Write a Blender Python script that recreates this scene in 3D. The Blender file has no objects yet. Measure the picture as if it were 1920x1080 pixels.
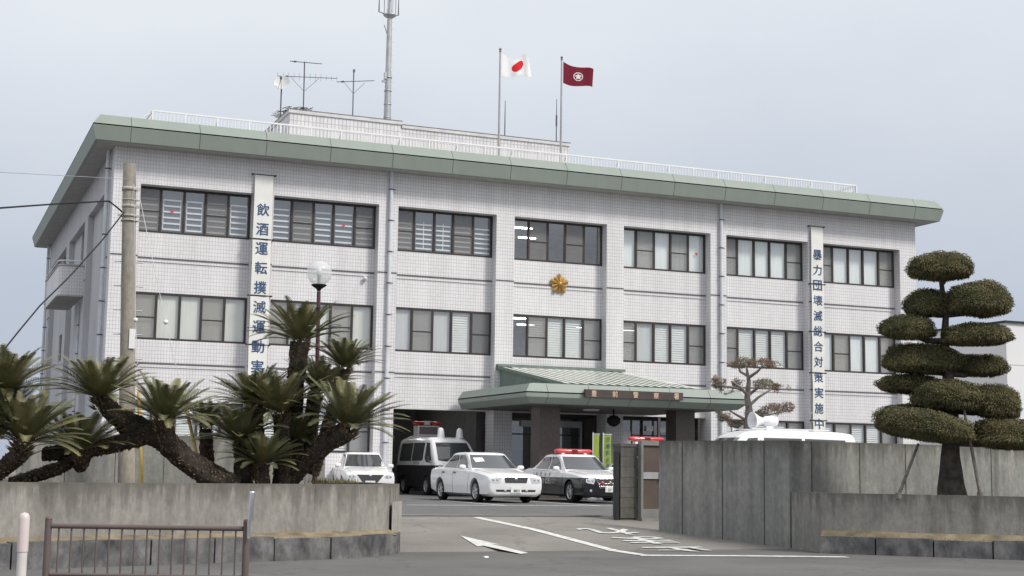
import bpy, bmesh, math, random
from mathutils import Vector, Matrix, noise
from mathutils.bvhtree import BVHTree
R = math.radians
random.seed(7)
SC = bpy.context.scene
COL = SC.collection

# ------------------------------------------------------------------ camera, sky, sun, exposure
CAMP = Vector((-10.496, -49.432, 0.95))
YAW, PIT, ROL, FPX = R(22.4225), R(7.2264), R(0.8565), 2686.65
FW = Vector((math.sin(YAW)*math.cos(PIT), math.cos(YAW)*math.cos(PIT), math.sin(PIT)))
RT0 = Vector((math.cos(YAW), -math.sin(YAW), 0))
UP0 = RT0.cross(FW)
RT = RT0*math.cos(ROL) + UP0*math.sin(ROL)
UP = UP0*math.cos(ROL) - RT0*math.sin(ROL)
cd = bpy.data.cameras.new('camera')
cd.sensor_width = 36; cd.lens = FPX/1920*36; cd.clip_start = .1; cd.clip_end = 3000
co = bpy.data.objects.new('camera', cd); COL.objects.link(co)
mw = Matrix((RT, UP, -FW)).transposed().to_4x4(); mw.translation = CAMP
co.matrix_world = mw
SC.camera = co

SUN_EL, SUN_AZ = R(46), R(36)         # azimuth of the sun, turned from -Y (the front) towards +X
SUN_DIR = Vector((math.sin(SUN_AZ)*math.cos(SUN_EL), -math.cos(SUN_AZ)*math.cos(SUN_EL), math.sin(SUN_EL)))
W = bpy.data.worlds.new('World'); SC.world = W; W.use_nodes = True
wn, wl = W.node_tree.nodes, W.node_tree.links
bg = wn['Background']; bg.inputs['Strength'].default_value = 0.1
sky = wn.new('ShaderNodeTexSky'); sky.sky_type = 'NISHITA'; sky.sun_disc = False
sky.sun_elevation = SUN_EL; sky.sun_rotation = math.pi - SUN_AZ
sky.air_density = 1.5; sky.dust_density = 4
tc = wn.new('ShaderNodeTexCoord'); sx = wn.new('ShaderNodeSeparateXYZ'); wl.new(tc.outputs['Generated'], sx.inputs[0])
cr = wn.new('ShaderNodeValToRGB')     # overcast: darker blue grey cloud low down, pale higher up
els = cr.color_ramp.elements
els[0].position = 0.0; els[0].color = (.35, .39, .475, 1)
els[1].position = 1.0; els[1].color = (.74, .76, .79, 1)
for p, c in ((.10, (.395, .435, .515, 1)), (.20, (.495, .53, .59, 1)), (.32, (.61, .635, .675, 1)), (.5, (.69, .71, .74, 1))):
    e = els.new(p); e.color = c
nz = wn.new('ShaderNodeTexNoise'); nz.inputs['Scale'].default_value = 2.6; nz.inputs['Detail'].default_value = 5; nz.inputs['Roughness'].default_value = .5
mp = wn.new('ShaderNodeMapping'); mp.inputs['Scale'].default_value = (1, 1, 2.2); wl.new(tc.outputs['Generated'], mp.inputs[0]); wl.new(mp.outputs[0], nz.inputs[0])
ma = wn.new('ShaderNodeMath'); ma.operation = 'MULTIPLY_ADD'; ma.inputs[1].default_value = .22; ma.inputs[2].default_value = -.11; wl.new(nz.outputs[0], ma.inputs[0])
mb = wn.new('ShaderNodeMath'); mb.operation = 'ADD'; wl.new(sx.outputs[2], mb.inputs[0]); wl.new(ma.outputs[0], mb.inputs[1])
wl.new(mb.outputs[0], cr.inputs[0])
sc10 = wn.new('ShaderNodeVectorMath'); sc10.operation = 'SCALE'; sc10.inputs[3].default_value = 10.0; wl.new(cr.outputs[0], sc10.inputs[0])
mx = wn.new('ShaderNodeMix'); mx.data_type = 'RGBA'; mx.inputs[0].default_value = .92
wl.new(sky.outputs[0], mx.inputs[6]); wl.new(sc10.outputs[0], mx.inputs[7]); wl.new(mx.outputs[2], bg.inputs[0])

sd = bpy.data.lights.new('sun', 'SUN'); sd.energy = 2.15; sd.angle = R(12); sd.color = (1, .95, .88)
so = bpy.data.objects.new('sun', sd); COL.objects.link(so)
so.rotation_euler = SUN_DIR.to_track_quat('Z', 'Y').to_euler()
so.location = (20, -30, 40)
SC.view_settings.view_transform = 'Standard'; SC.view_settings.look = 'None'
SC.view_settings.exposure = .44; SC.view_settings.gamma = 1
SC.cycles.max_bounces = 6; SC.cycles.transparent_max_bounces = 12
SC.cycles.diffuse_bounces = 3

def at(u, v, dep):                    # world point seen at photograph pixel (u, v), dep metres in front of the camera
    return CAMP + dep*(FW + RT*((u-960)/FPX) - UP*((v-540)/FPX))
def gz(y):                            # height of the paved ground: yard, ramp, street
    return 0.0 if y > -21.6 else (-.4 if y < -27 else -.4*(-21.6-y)/5.4)

# ------------------------------------------------------------------ materials
MAT = {}
def nodes(name):
    m = bpy.data.materials.new(name); m.use_nodes = True
    return m, m.node_tree.nodes, m.node_tree.links, m.node_tree.nodes['Principled BSDF']
def mat(name, col, rough=.7, spec=.3, metal=0, var=.12, vscale=3.0, bump=0, bscale=40, coat=0, stretch=(1, 1, 1), detail=4, speck=0):
    """principled surface with a little uneven colour and bump"""
    if name in MAT: return MAT[name]
    m, n, l, b = nodes(name)
    b.inputs['Roughness'].default_value = rough; b.inputs['Specular IOR Level'].default_value = spec
    b.inputs['Metallic'].default_value = metal; b.inputs['Coat Weight'].default_value = coat
    g = n.new('ShaderNodeNewGeometry')
    mpg = n.new('ShaderNodeMapping'); mpg.inputs['Scale'].default_value = stretch; l.new(g.outputs['Position'], mpg.inputs[0])
    if var:
        t = n.new('ShaderNodeTexNoise'); t.inputs['Scale'].default_value = vscale; t.inputs['Detail'].default_value = detail
        l.new(mpg.outputs[0], t.inputs[0])
        r = n.new('ShaderNodeValToRGB')
        r.color_ramp.elements[0].position = .3; r.color_ramp.elements[1].position = .7
        r.color_ramp.elements[0].color = tuple(c*(1-var) for c in col)+(1,)
        r.color_ramp.elements[1].color = tuple(min(1, c*(1+var)) for c in col)+(1,)
        l.new(t.outputs[0], r.inputs[0]); l.new(r.outputs[0], b.inputs['Base Color'])
    else:
        b.inputs['Base Color'].default_value = tuple(col)+(1,)
    if speck:                          # fine aggregate and worn patches
        sp_ = n.new('ShaderNodeTexNoise'); sp_.inputs['Scale'].default_value = 45; sp_.inputs['Detail'].default_value = 8; sp_.inputs['Roughness'].default_value = .8; l.new(g.outputs['Position'], sp_.inputs[0])
        sr = n.new('ShaderNodeValToRGB'); sr.color_ramp.elements[0].position = .3; sr.color_ramp.elements[1].position = .7
        sr.color_ramp.elements[0].color = (1-speck,)*3+(1,); sr.color_ramp.elements[1].color = (1+speck,)*3+(1,); l.new(sp_.outputs[0], sr.inputs[0])
        vo = n.new('ShaderNodeTexVoronoi'); vo.feature = 'DISTANCE_TO_EDGE'; vo.inputs['Scale'].default_value = .32
        wv = n.new('ShaderNodeTexNoise'); wv.inputs['Scale'].default_value = 1.3; wv.inputs['Detail'].default_value = 6; l.new(g.outputs['Position'], wv.inputs[0])
        av = n.new('ShaderNodeVectorMath'); av.operation = 'ADD'; l.new(g.outputs['Position'], av.inputs[0]); l.new(wv.outputs['Color'], av.inputs[1]); l.new(av.outputs[0], vo.inputs['Vector'])
        vr = n.new('ShaderNodeValToRGB'); vr.color_ramp.elements[0].position = .0; vr.color_ramp.elements[0].color = (.80, .80, .80, 1); vr.color_ramp.elements[1].position = .012; vr.color_ramp.elements[1].color = (1, 1, 1, 1); l.new(vo.outputs[0], vr.inputs[0])
        q1 = n.new('ShaderNodeMix'); q1.data_type = 'RGBA'; q1.blend_type = 'MULTIPLY'; q1.inputs[0].default_value = 1; l.new(r.outputs[0], q1.inputs[6]); l.new(sr.outputs[0], q1.inputs[7])
        q2 = n.new('ShaderNodeMix'); q2.data_type = 'RGBA'; q2.blend_type = 'MULTIPLY'; q2.inputs[0].default_value = 1; l.new(q1.outputs[2], q2.inputs[6]); l.new(vr.outputs[0], q2.inputs[7]); l.new(q2.outputs[2], b.inputs['Base Color'])
    if bump:
        t2 = n.new('ShaderNodeTexNoise'); t2.inputs['Scale'].default_value = bscale; t2.inputs['Detail'].default_value = 5
        l.new(g.outputs['Position'], t2.inputs[0])
        bp = n.new('ShaderNodeBump'); bp.inputs['Strength'].default_value = bump; bp.inputs['Distance'].default_value = .02
        l.new(t2.outputs[0], bp.inputs['Height']); l.new(bp.outputs[0], b.inputs['Normal'])
    MAT[name] = m
    return m
def tile_mat(name, a, b_, grout, bw=.10, bh=.13, mort=.009):
    m, n, l, b = nodes(name)
    b.inputs['Roughness'].default_value = .45; b.inputs['Specular IOR Level'].default_value = .35
    g = n.new('ShaderNodeNewGeometry'); s = n.new('ShaderNodeSeparateXYZ'); l.new(g.outputs['Position'], s.inputs[0])
    ad = n.new('ShaderNodeMath'); ad.operation = 'SUBTRACT'; l.new(s.outputs[0], ad.inputs[0]); l.new(s.outputs[1], ad.inputs[1])
    cb = n.new('ShaderNodeCombineXYZ'); l.new(ad.outputs[0], cb.inputs[0]); l.new(s.outputs[2], cb.inputs[1])
    t = n.new('ShaderNodeTexBrick'); t.offset = 0; t.squash = 1
    t.inputs['Scale'].default_value = 1; t.inputs['Brick Width'].default_value = bw; t.inputs['Row Height'].default_value = bh
    t.inputs['Mortar Size'].default_value = mort; t.inputs['Mortar Smooth'].default_value = .3; t.inputs['Bias'].default_value = 0
    t.inputs['Color1'].default_value = a+(1,); t.inputs['Color2'].default_value = b_+(1,); t.inputs['Mortar'].default_value = grout+(1,)
    l.new(cb.outputs[0], t.inputs['Vector'])
    nzz = n.new('ShaderNodeTexNoise'); nzz.inputs['Scale'].default_value = .8; nzz.inputs['Detail'].default_value = 6
    mpp = n.new('ShaderNodeMapping'); mpp.inputs['Scale'].default_value = (2.2, 2.2, .22); l.new(g.outputs['Position'], mpp.inputs[0]); l.new(mpp.outputs[0], nzz.inputs[0])
    rr = n.new('ShaderNodeValToRGB'); rr.color_ramp.elements[0].position = .35; rr.color_ramp.elements[1].position = .62
    rr.color_ramp.elements[0].color = (.90, .90, .895, 1); rr.color_ramp.elements[1].color = (1, 1, 1, 1); l.new(nzz.outputs[0], rr.inputs[0])
    mm = n.new('ShaderNodeMix'); mm.data_type = 'RGBA'; mm.blend_type = 'MULTIPLY'; mm.inputs[0].default_value = 1
    l.new(t.outputs[0], mm.inputs[6]); l.new(rr.outputs[0], mm.inputs[7]); l.new(mm.outputs[2], b.inputs['Base Color'])
    MAT[name] = m; return m
def stain_mat(name, base, dark, light, sx_=(1.6, 1.6, .22), seam=0):
    """weathered concrete: vertical run marks, blotches, optional panel seams"""
    m, n, l, b = nodes(name)
    b.inputs['Roughness'].default_value = .9; b.inputs['Specular IOR Level'].default_value = .15
    g = n.new('ShaderNodeNewGeometry')
    def noi(scale, st, det=6, rough=.6):
        mpg = n.new('ShaderNodeMapping'); mpg.inputs['Scale'].default_value = st; l.new(g.outputs['Position'], mpg.inputs[0])
        t = n.new('ShaderNodeTexNoise'); t.inputs['Scale'].default_value = scale; t.inputs['Detail'].default_value = det; t.inputs['Roughness'].default_value = rough
        l.new(mpg.outputs[0], t.inputs[0]); return t
    t1 = noi(1.9, sx_); t2 = noi(1.1, (1, 1, .9)); t3 = noi(14, (1, 1, .6))
    r1 = n.new('ShaderNodeValToRGB'); e = r1.color_ramp.elements
    e[0].position = .3; e[0].color = dark+(1,); e[1].position = .72; e[1].color = light+(1,); k = e.new(.5); k.color = base+(1,)
    l.new(t1.outputs[0], r1.inputs[0])
    r2 = n.new('ShaderNodeValToRGB'); e = r2.color_ramp.elements
    e[0].position = .36; e[0].color = (.55, .55, .53, 1); e[1].position = .6; e[1].color = (1.1, 1.08, 1.04, 1); l.new(t2.outputs[0], r2.inputs[0])
    r3 = n.new('ShaderNodeValToRGB'); e = r3.color_ramp.elements
    e[0].position = .3; e[0].color = (.8, .8, .8, 1); e[1].position = .7; e[1].color = (1.1, 1.1, 1.1, 1); l.new(t3.outputs[0], r3.inputs[0])
    m1 = n.new('ShaderNodeMix'); m1.data_type = 'RGBA'; m1.blend_type = 'MULTIPLY'; m1.inputs[0].default_value = .4
    l.new(r1.outputs[0], m1.inputs[6]); l.new(r2.outputs[0], m1.inputs[7])
    m2 = n.new('ShaderNodeMix'); m2.data_type = 'RGBA'; m2.blend_type = 'MULTIPLY'; m2.inputs[0].default_value = 1
    l.new(m1.outputs[2], m2.inputs[6]); l.new(r3.outputs[0], m2.inputs[7])
    if seam:                           # dirt run down from the wall top: seam = height of the top
        s_ = n.new('ShaderNodeSeparateXYZ'); l.new(g.outputs['Position'], s_.inputs[0]); t4 = noi(2.6, (2.4, 2.4, .03), 5)
        mr = n.new('ShaderNodeMapRange'); mr.inputs['From Min'].default_value = .38; mr.inputs['From Max'].default_value = .72; mr.inputs['To Min'].default_value = .06; mr.inputs['To Max'].default_value = .75; l.new(t4.outputs[0], mr.inputs[0])
        sb = n.new('ShaderNodeMath'); sb.operation = 'SUBTRACT'; sb.inputs[0].default_value = seam; l.new(s_.outputs[2], sb.inputs[1])
        dv = n.new('ShaderNodeMath'); dv.operation = 'DIVIDE'; l.new(sb.outputs[0], dv.inputs[0]); l.new(mr.outputs[0], dv.inputs[1])
        m3r = n.new('ShaderNodeValToRGB'); e = m3r.color_ramp.elements; e[0].position = 0; e[0].color = (.58, .57, .55, 1); e[1].position = 1; e[1].color = (1, 1, 1, 1); k = e.new(.6); k.color = (.80, .79, .775, 1)
        l.new(dv.outputs[0], m3r.inputs[0]); m3 = n.new('ShaderNodeMix'); m3.data_type = 'RGBA'; m3.blend_type = 'MULTIPLY'; m3.inputs[0].default_value = 1
        l.new(m2.outputs[2], m3.inputs[6]); l.new(m3r.outputs[0], m3.inputs[7]); l.new(m3.outputs[2], b.inputs['Base Color'])
    else: l.new(m2.outputs[2], b.inputs['Base Color'])
    bp = n.new('ShaderNodeBump'); bp.inputs['Strength'].default_value = .35; bp.inputs['Distance'].default_value = .02
    l.new(t3.outputs[0], bp.inputs['Height']); l.new(bp.outputs[0], b.inputs['Normal'])
    MAT[name] = m; return m
def glass_mat(name, tint, refl, rough=.02):
    m, n, l, b = nodes(name); n.remove(b)
    tr = n.new('ShaderNodeBsdfTransparent'); tr.inputs[0].default_value = tint+(1,)
    gl = n.new('ShaderNodeBsdfGlossy'); gl.inputs['Roughness'].default_value = rough; gl.inputs[0].default_value = (.95, .97, 1, 1)
    lw = n.new('ShaderNodeLayerWeight'); lw.inputs[0].default_value = .5; p4 = n.new('ShaderNodeMath'); p4.operation = 'POWER'; p4.inputs[1].default_value = 4; l.new(lw.outputs['Facing'], p4.inputs[0])
    fr = n.new('ShaderNodeMath'); fr.operation = 'MULTIPLY_ADD'; fr.inputs[1].default_value = .7; fr.inputs[2].default_value = refl; l.new(p4.outputs[0], fr.inputs[0])
    ad = n.new('ShaderNodeMath'); ad.operation = 'ADD'; ad.inputs[1].default_value = refl; ad.use_clamp = True; l.new(fr.outputs[0], ad.inputs[0])
    ms = n.new('ShaderNodeMixShader'); l.new(ad.outputs[0], ms.inputs[0]); l.new(tr.outputs[0], ms.inputs[1]); l.new(gl.outputs[0], ms.inputs[2])
    l.new(ms.outputs[0], n['Material Output'].inputs[0]); MAT[name] = m; return m
def emit_mat(name, col, s):
    m, n, l, b = nodes(name)
    b.inputs['Base Color'].default_value = col+(1,); b.inputs['Emission Color'].default_value = col+(1,); b.inputs['Emission Strength'].default_value = s
    MAT[name] = m; return m

TILE = tile_mat('white_tile', (.78, .77, .785), (.735, .725, .74), (.50, .49, .505), .10, .13, .009)
TILE2 = tile_mat('roof_tile_wall', (.72, .71, .73), (.64, .63, .65), (.46, .45, .47), .16, .30, .020)
GREEN = mat('green_fascia', (.268, .308, .276), .5, .3, var=.045, vscale=1.5, stretch=(1.5, 1.5, .4), detail=8)
SOFFIT = mat('soffit_paint', (.42, .40, .385), .8, .2)
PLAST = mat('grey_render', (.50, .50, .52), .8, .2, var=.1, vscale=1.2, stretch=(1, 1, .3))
FRAME = mat('bronze_frame', (.055, .046, .043), .45, .4, metal=.3)
DARK = mat('dark_joint', (.05, .05, .055), .8, .2)
GROOVE = mat('groove_grey', (.13, .13, .14), .8, .2)
PIPE = mat('downpipe_paint', (.62, .65, .68), .5, .3)
WHITE = mat('white_paint', (.78, .79, .80), .5, .4, var=.05)
RAILW = mat('railing_paint', (.80, .80, .81), .5, .4, var=.04)
GLASS = glass_mat('window_glass', (.96, .97, .97), .10)
GLASSD = glass_mat('door_glass', (.55, .62, .58), .10)
BLIND = mat('louvre_blind', (.80, .82, .79), .7, .2, var=.06)
CURT = {k: mat('curtain_'+k, c, .9, .1, var=.06, vscale=2, stretch=(6, 6, .4)) for k, c in dict(
    pale=(.84, .88, .86), cream=(.74, .74, .67), grey=(.60, .61, .60), ash=(.125, .15, .18), deep=(.09, .10, .11)).items()}
SCREEN = glass_mat('screen_mesh', (.45, .45, .45), .0)
def screen_fix():
    m, n, l, b = nodes('insect_screen_mesh')
    tr = n.new('ShaderNodeBsdfTransparent'); ms = n.new('ShaderNodeMixShader'); ms.inputs[0].default_value = .45
    b.inputs['Base Color'].default_value = (.27, .265, .26, 1); b.inputs['Roughness'].default_value = .8
    l.new(tr.outputs[0], ms.inputs[1]); l.new(b.outputs[0], ms.inputs[2]); l.new(ms.outputs[0], n['Material Output'].inputs[0]); return m
SCREEN = screen_fix()
LAMPON = emit_mat('lit_tube', (1, .98, .93), 9)
CONC = stain_mat('weathered_concrete', (.30, .29, .27), (.21, .205, .19), (.37, .355, .325), seam=.69)
CONCW = stain_mat('board_marked_concrete', (.27, .272, .26), (.20, .202, .192), (.325, .323, .305), (3.2, 3.2, .10), seam=1.56)
STONE = stain_mat('kerb_stone', (.15, .15, .155), (.07, .07, .075), (.26, .255, .25), (2, 2, 1.5))
ASPH = mat('street_asphalt', (.148, .147, .143), .95, .15, var=.14, vscale=.7, bump=.5, bscale=90, detail=8, speck=.28)
YARD = mat('yard_asphalt', (.15, .15, .15), .95, .15, var=.12, vscale=.9, bump=.4, bscale=90, detail=8, speck=.28)
RAMP = mat('ramp_concrete', (.232, .219, .202), .95, .15, var=.14, vscale=.6, bump=.4, bscale=80, detail=8, speck=.28)
PAINT = mat('road_paint', (.60, .60, .585), .8, .2, var=.26, vscale=9, detail=9)
METAL = mat('galvanised_steel', (.45, .46, .47), .4, .5, metal=.6)
BLACK = mat('black_rubber', (.018, .018, .02), .75, .2)
WIRE = mat('cable_black', (.02, .02, .022), .7, .2)

# ------------------------------------------------------------------ mesh helpers
class MB:
    def __init__(s): s.v, s.f, s.mi, s.sm = [], [], [], []
    def add(s, vs, fs, mi=0, smooth=False):
        o = len(s.v); s.v += [tuple(v) for v in vs]
        for f in fs: s.f.append([i+o for i in f]); s.mi.append(mi); s.sm.append(smooth)
        return s
    def quad(s, a, b, c, d, mi=0): return s.add([a, b, c, d], [[0, 1, 2, 3]], mi)
    def box(s, x0, x1, y0, y1, z0, z1, mi=0):
        v = [(x, y, z) for x in (x0, x1) for y in (y0, y1) for z in (z0, z1)]
        return s.add(v, [[0, 1, 3, 2], [4, 6, 7, 5], [0, 4, 5, 1], [2, 3, 7, 6], [0, 2, 6, 4], [1, 5, 7, 3]], mi)
    def obox(s, c, X, Y, Z, mi=0):     # centre and three half-axis vectors
        c, X, Y, Z = map(Vector, (c, X, Y, Z))
        v = [c+a*X+b*Y+d*Z for a in (-1, 1) for b in (-1, 1) for d in (-1, 1)]
        return s.add(v, [[0, 1, 3, 2], [4, 6, 7, 5], [0, 4, 5, 1], [2, 3, 7, 6], [0, 2, 6, 4], [1, 5, 7, 3]], mi)
    def tube(s, pts, rad, n=8, mi=0, caps=True, smooth=True):
        pts = [Vector(p) for p in pts]
        if not hasattr(rad, '__len__'): rad = [rad]*len(pts)
        vs, fs = [], []; ref = None
        for i, p in enumerate(pts):
            d = (pts[min(i+1, len(pts)-1)]-pts[max(i-1, 0)]).normalized()
            if ref is None: ref = Vector((0, 0, 1)) if abs(d.z) < .9 else Vector((1, 0, 0))
            a = d.cross(ref).normalized(); b = d.cross(a); ref = -b if False else ref
            for k in range(n):
                t = 2*math.pi*k/n; vs.append(p+rad[i]*(a*math.cos(t)+b*math.sin(t)))
        for i in range(len(pts)-1):
            for k in range(n): fs.append([i*n+k, i*n+(k+1) % n, (i+1)*n+(k+1) % n, (i+1)*n+k])
        s.add(vs, fs, mi, smooth)
        if caps:
            s.add(vs[:n], [list(range(n))[::-1]], mi); s.add(vs[-n:], [list(range(n))], mi)
        return s
    def lathe(s, prof, c=(0, 0, 0), axis='z', n=16, mi=0):
        vs, fs = [], []
        for r, h in prof:
            for k in range(n):
                t = 2*math.pi*k/n; p = (r*math.cos(t), r*math.sin(t), h)
                if axis == 'x': p = (p[2], p[0], p[1])
                if axis == 'y': p = (p[1], p[2], p[0])
                vs.append((p[0]+c[0], p[1]+c[1], p[2]+c[2]))
        for i in range(len(prof)-1):
            for k in range(n): fs.append([i*n+k, i*n+(k+1) % n, (i+1)*n+(k+1) % n, (i+1)*n+k])
        return s.add(vs, fs, mi, True)
    def prism(s, poly, a, b, mi=0):    # 2-D outline carried by two functions (front, back)
        f = [a(*p) for p in poly]; g = [b(*p) for p in poly]; n = len(poly)
        return s.add(f+g, [list(range(n)), list(range(n, 2*n))[::-1]]+[[i, i+n, (i+1) % n+n, (i+1) % n] for i in range(n)], mi)
    def build(s, name, mats, parent=None, fixn=True):
        me = bpy.data.meshes.new(name); me.from_pydata(s.v, [], s.f)
        if not isinstance(mats, (list, tuple)): mats = [mats]
        for m in mats: me.materials.append(m)
        me.polygons.foreach_set('material_index', s.mi); me.polygons.foreach_set('use_smooth', s.sm)
        me.update()
        if fixn:
            bm = bmesh.new(); bm.from_mesh(me); bmesh.ops.recalc_face_normals(bm, faces=bm.faces); bm.to_mesh(me); bm.free()
        o = bpy.data.objects.new(name, me); COL.objects.link(o)
        if parent: o.parent = parent
        return o
def tag(o, label=None, cat=None, group=None, kind=None):
    if label: o['label'] = label
    if cat: o['category'] = cat
    if group: o['group'] = group
    if kind: o['kind'] = kind
    return o
def thing(name, label, cat, loc=(0, 0, 0), rz=0, group=None):
    o = bpy.data.objects.new(name, None); COL.objects.link(o); o.empty_display_size = .3
    o.location = loc; o.rotation_euler = (0, 0, rz)
    return tag(o, label, cat, group)
def copy_thing(root, loc=None, rz=None, label=None, group=None, scale=None):
    r = root.copy(); COL.objects.link(r)
    if loc is not None: r.location = loc
    if rz is not None: r.rotation_euler = (0, 0, rz)
    if scale: r.scale = (scale,)*3
    if label: r['label'] = label
    if group: r['group'] = group
    for ch in list(root.children):
        c = ch.copy(); COL.objects.link(c); c.parent = r
        for g in list(ch.children):
            d = g.copy(); COL.objects.link(d); d.parent = c
    return r
def auto(o, ang=35):                  # smooth with sharp creases
    me = o.data
    bm = bmesh.new(); bm.from_mesh(me)
    for e in bm.edges: e.smooth = not (len(e.link_faces) == 2 and e.calc_face_angle(0) > R(ang))
    for f in bm.faces: f.smooth = True
    bm.to_mesh(me); bm.free(); return o
_tx = {}
def glyph(ch, bold=.02):
    k = (ch, bold)
    if k not in _tx:
        c = bpy.data.curves.new('lettering', 'FONT'); c.body = ch; c.offset = 0; c.resolution_u = 3
        o = bpy.data.objects.new('lettering', c); COL.objects.link(o)
        me = bpy.data.meshes.new_from_object(o.evaluated_get(bpy.context.evaluated_depsgraph_get()))
        bpy.data.objects.remove(o); bpy.data.curves.remove(c)
        vs = [tuple(v.co) for v in me.vertices]; fs = [list(p.vertices) for p in me.polygons]
        bpy.data.meshes.remove(me)
        xs = [v[0] for v in vs]; ys = [v[1] for v in vs]
        cx, cy = (min(xs)+max(xs))/2, (min(ys)+max(ys))/2
        w, h = max(xs)-min(xs), max(ys)-min(ys)
        _tx[k] = ([((v[0]-cx), (v[1]-cy)) for v in vs], fs, w, h)
    return _tx[k]
def letters(mb, ch, fn, w=None, h=None, bold=.02, mi=0):   # fn maps (x, y) in metres to a point; thickened by a second layer
    vs, fs, gw, gh = glyph(ch, 0)
    kx = (w/gw) if w else (h/gh); ky = (h/gh) if h else kx
    nn = (Vector(fn(1, 0))-Vector(fn(0, 0))).cross(Vector(fn(0, 1))-Vector(fn(0, 0))).normalized()
    if nn.z < -.5: nn = -nn
    for q, (dx, dy) in enumerate(((-1, 0), (1, 0), (0, .8), (0, -.8)) if bold else ((0, 0),)):
        mb.add([Vector(fn(x*kx+dx*bold*kx, y*ky+dy*bold*ky))+nn*.0012*q for x, y in vs], fs, mi)

# ------------------------------------------------------------------ ground: street, ramp, yard
mb = MB(); mb.box(-900, 900, -900, 1500, -1.2, -.43)
tag(mb.build('ground', mat('bare_ground', (.20, .19, .16), .95)), kind='structure')
mb = MB(); mb.quad((-120, -120, -.4), (120, -120, -.4), (120, -27, -.4), (-120, -27, -.4))
tag(mb.build('street', ASPH), kind='structure')
mb = MB()
for k in range(12):
    y0, y1 = -27+.45*k, -27+.45*(k+1)
    mb.quad((-4.2, y0, gz(y0)), (5.2, y0, gz(y0)), (5.2, y1, gz(y1)), (-4.2, y1, gz(y1)))
tag(mb.build('driveway_ramp', RAMP), kind='structure')
mb = MB(); mb.box(-60, 60, -21.6, 70, -.42, 0)
tag(mb.build('yard', YARD), kind='structure')
mb = MB(); mb.box(-3.0, 3.1, -21.74, -21.62, .012, .02); mb.box(-3.0, 3.1, -21.60, -21.585, -.1, .014)
tag(mb.build('gate_rail_strip', mat('rail_steel', (.34, .34, .35), .5, .4, metal=.4)), kind='structure')

def onramp(u, v):                     # pixel of a painted mark -> the paved surface
    d = FW + RT*((u-960)/FPX) - UP*((v-540)/FPX); m = .4/5.4
    t = (-CAMP.z + m*(CAMP.y+21.6))/(d.z-m*d.y); q = CAMP+t*d
    if q.y < -27: q = CAMP + (-.4-CAMP.z)/d.z*d
    if q.y > -21.6: q = CAMP - CAMP.z/d.z*d
    return Vector((q.x, q.y, gz(q.y)+.006))
def strip(mb, pts, w):
    for a, b in zip(pts, pts[1:]):
        n = 6
        for k in range(n):
            p, q = a.lerp(b, k/n), a.lerp(b, (k+1)/n)
            d = (q-p).normalized(); s = Vector((-d.y, d.x, 0))*w/2
            vs = [p-s, p+s, q+s, q-s]
            mb.quad(*[(v.x, v.y, gz(v.y)+.008) for v in vs])
mb = MB()
strip(mb, [Vector((.13, -21.95, 0)), Vector((.51, -24.0, 0)), Vector((.68, -26.87, 0))], .2)
strip(mb, [Vector((.68, -26.9, 0)), Vector((.56, -28.4, 0))], .22)
strip(mb, [Vector((.45, -28.47, 0)), Vector((2.21, -28.89, 0)), Vector((3.81, -29.41, 0))], .3)
tag(mb.build('lane_line_marking', PAINT), kind='structure')
mb = MB()
ar = [onramp(*p) for p in [(863, 1005.4), (937.7, 1022.3), (922, 1021.3), (991, 1038), (977, 1039.8), (906, 1024.3), (895.4, 1025.8)]]
mb.add([(p.x, p.y, gz(p.y)+.012) for p in ar], [[0, 1, 2], [0, 2, 5], [0, 5, 6], [2, 3, 4], [2, 4, 5]])
tag(mb.build('arrow_marking', PAINT), kind='structure')
mb = MB()
for ch, cx_, cy_, w_, h_ in (('止', 2.0, -27.2, 1.15, .95), ('ま', 2.0, -25.75, 1.0, 1.0), ('れ', 1.93, -24.4, 1.05, 1.0)):
    letters(mb, ch, lambda x, y: (cx_-x, cy_-y, gz(cy_-y)+.012), w_, h_, .024)
tag(mb.build('stop_word_marking', PAINT), kind='structure')
mb = MB()                             # bay lines of the parking yard
for x in (4.15, 6.95, 9.75, 12.6):
    mb.box(x-.07, x+.07, -13.6, -8.6, .002, .006)
mb.box(1.4, 15.5, -13.75, -13.62, .002, .006)
mb.box(1.2, 1.34, -8, -3, .002, .006)
tag(mb.build('parking_line_marking', PAINT), kind='structure')

# ------------------------------------------------------------------ the police station
ST = thing('police_station', 'three storey white tiled police station with green eaves and a gold star emblem', 'police station')
B, CW, REC = 4.62, .734, .40          # bay pitch, pier width, depth of the recessed bays
XL, XR, YB = -4.80, 28.55, 25.0
Z3T, Z3B, Z2T, Z2B, Z1T, Z1B, ZSOF = 10.477, 8.873, 6.808, 5.176, 3.09, 1.45, 11.71
bays = [((i-1)*B+CW, i*B) for i in range(7)]
w = MB()
# front: piers, lintel, spandrels
piers = [(XL, bays[0][0])]+[(i*B, i*B+CW) for i in range(6)]+[(6*B, XR)]
for i, (a, b) in enumerate(piers): w.box(a, b, 0, .8, 0, Z3T)
w.box(XL, XR, 0, .8, Z3T, ZSOF)
for i, (a, b) in enumerate(bays):
    w.box(a, b, REC, .78, Z2T, Z3B)
    w.box(a, b, REC, .78, Z1T, Z2B)
    if i in (0, 1, 5, 6): w.box(a, b, REC, .78, 0, Z1B)
# rear and right walls
w.box(XR-.3, XR, .8, YB, 0, ZSOF); w.box(XL, XR, YB, YB+.3, 0, ZSOF)
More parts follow.
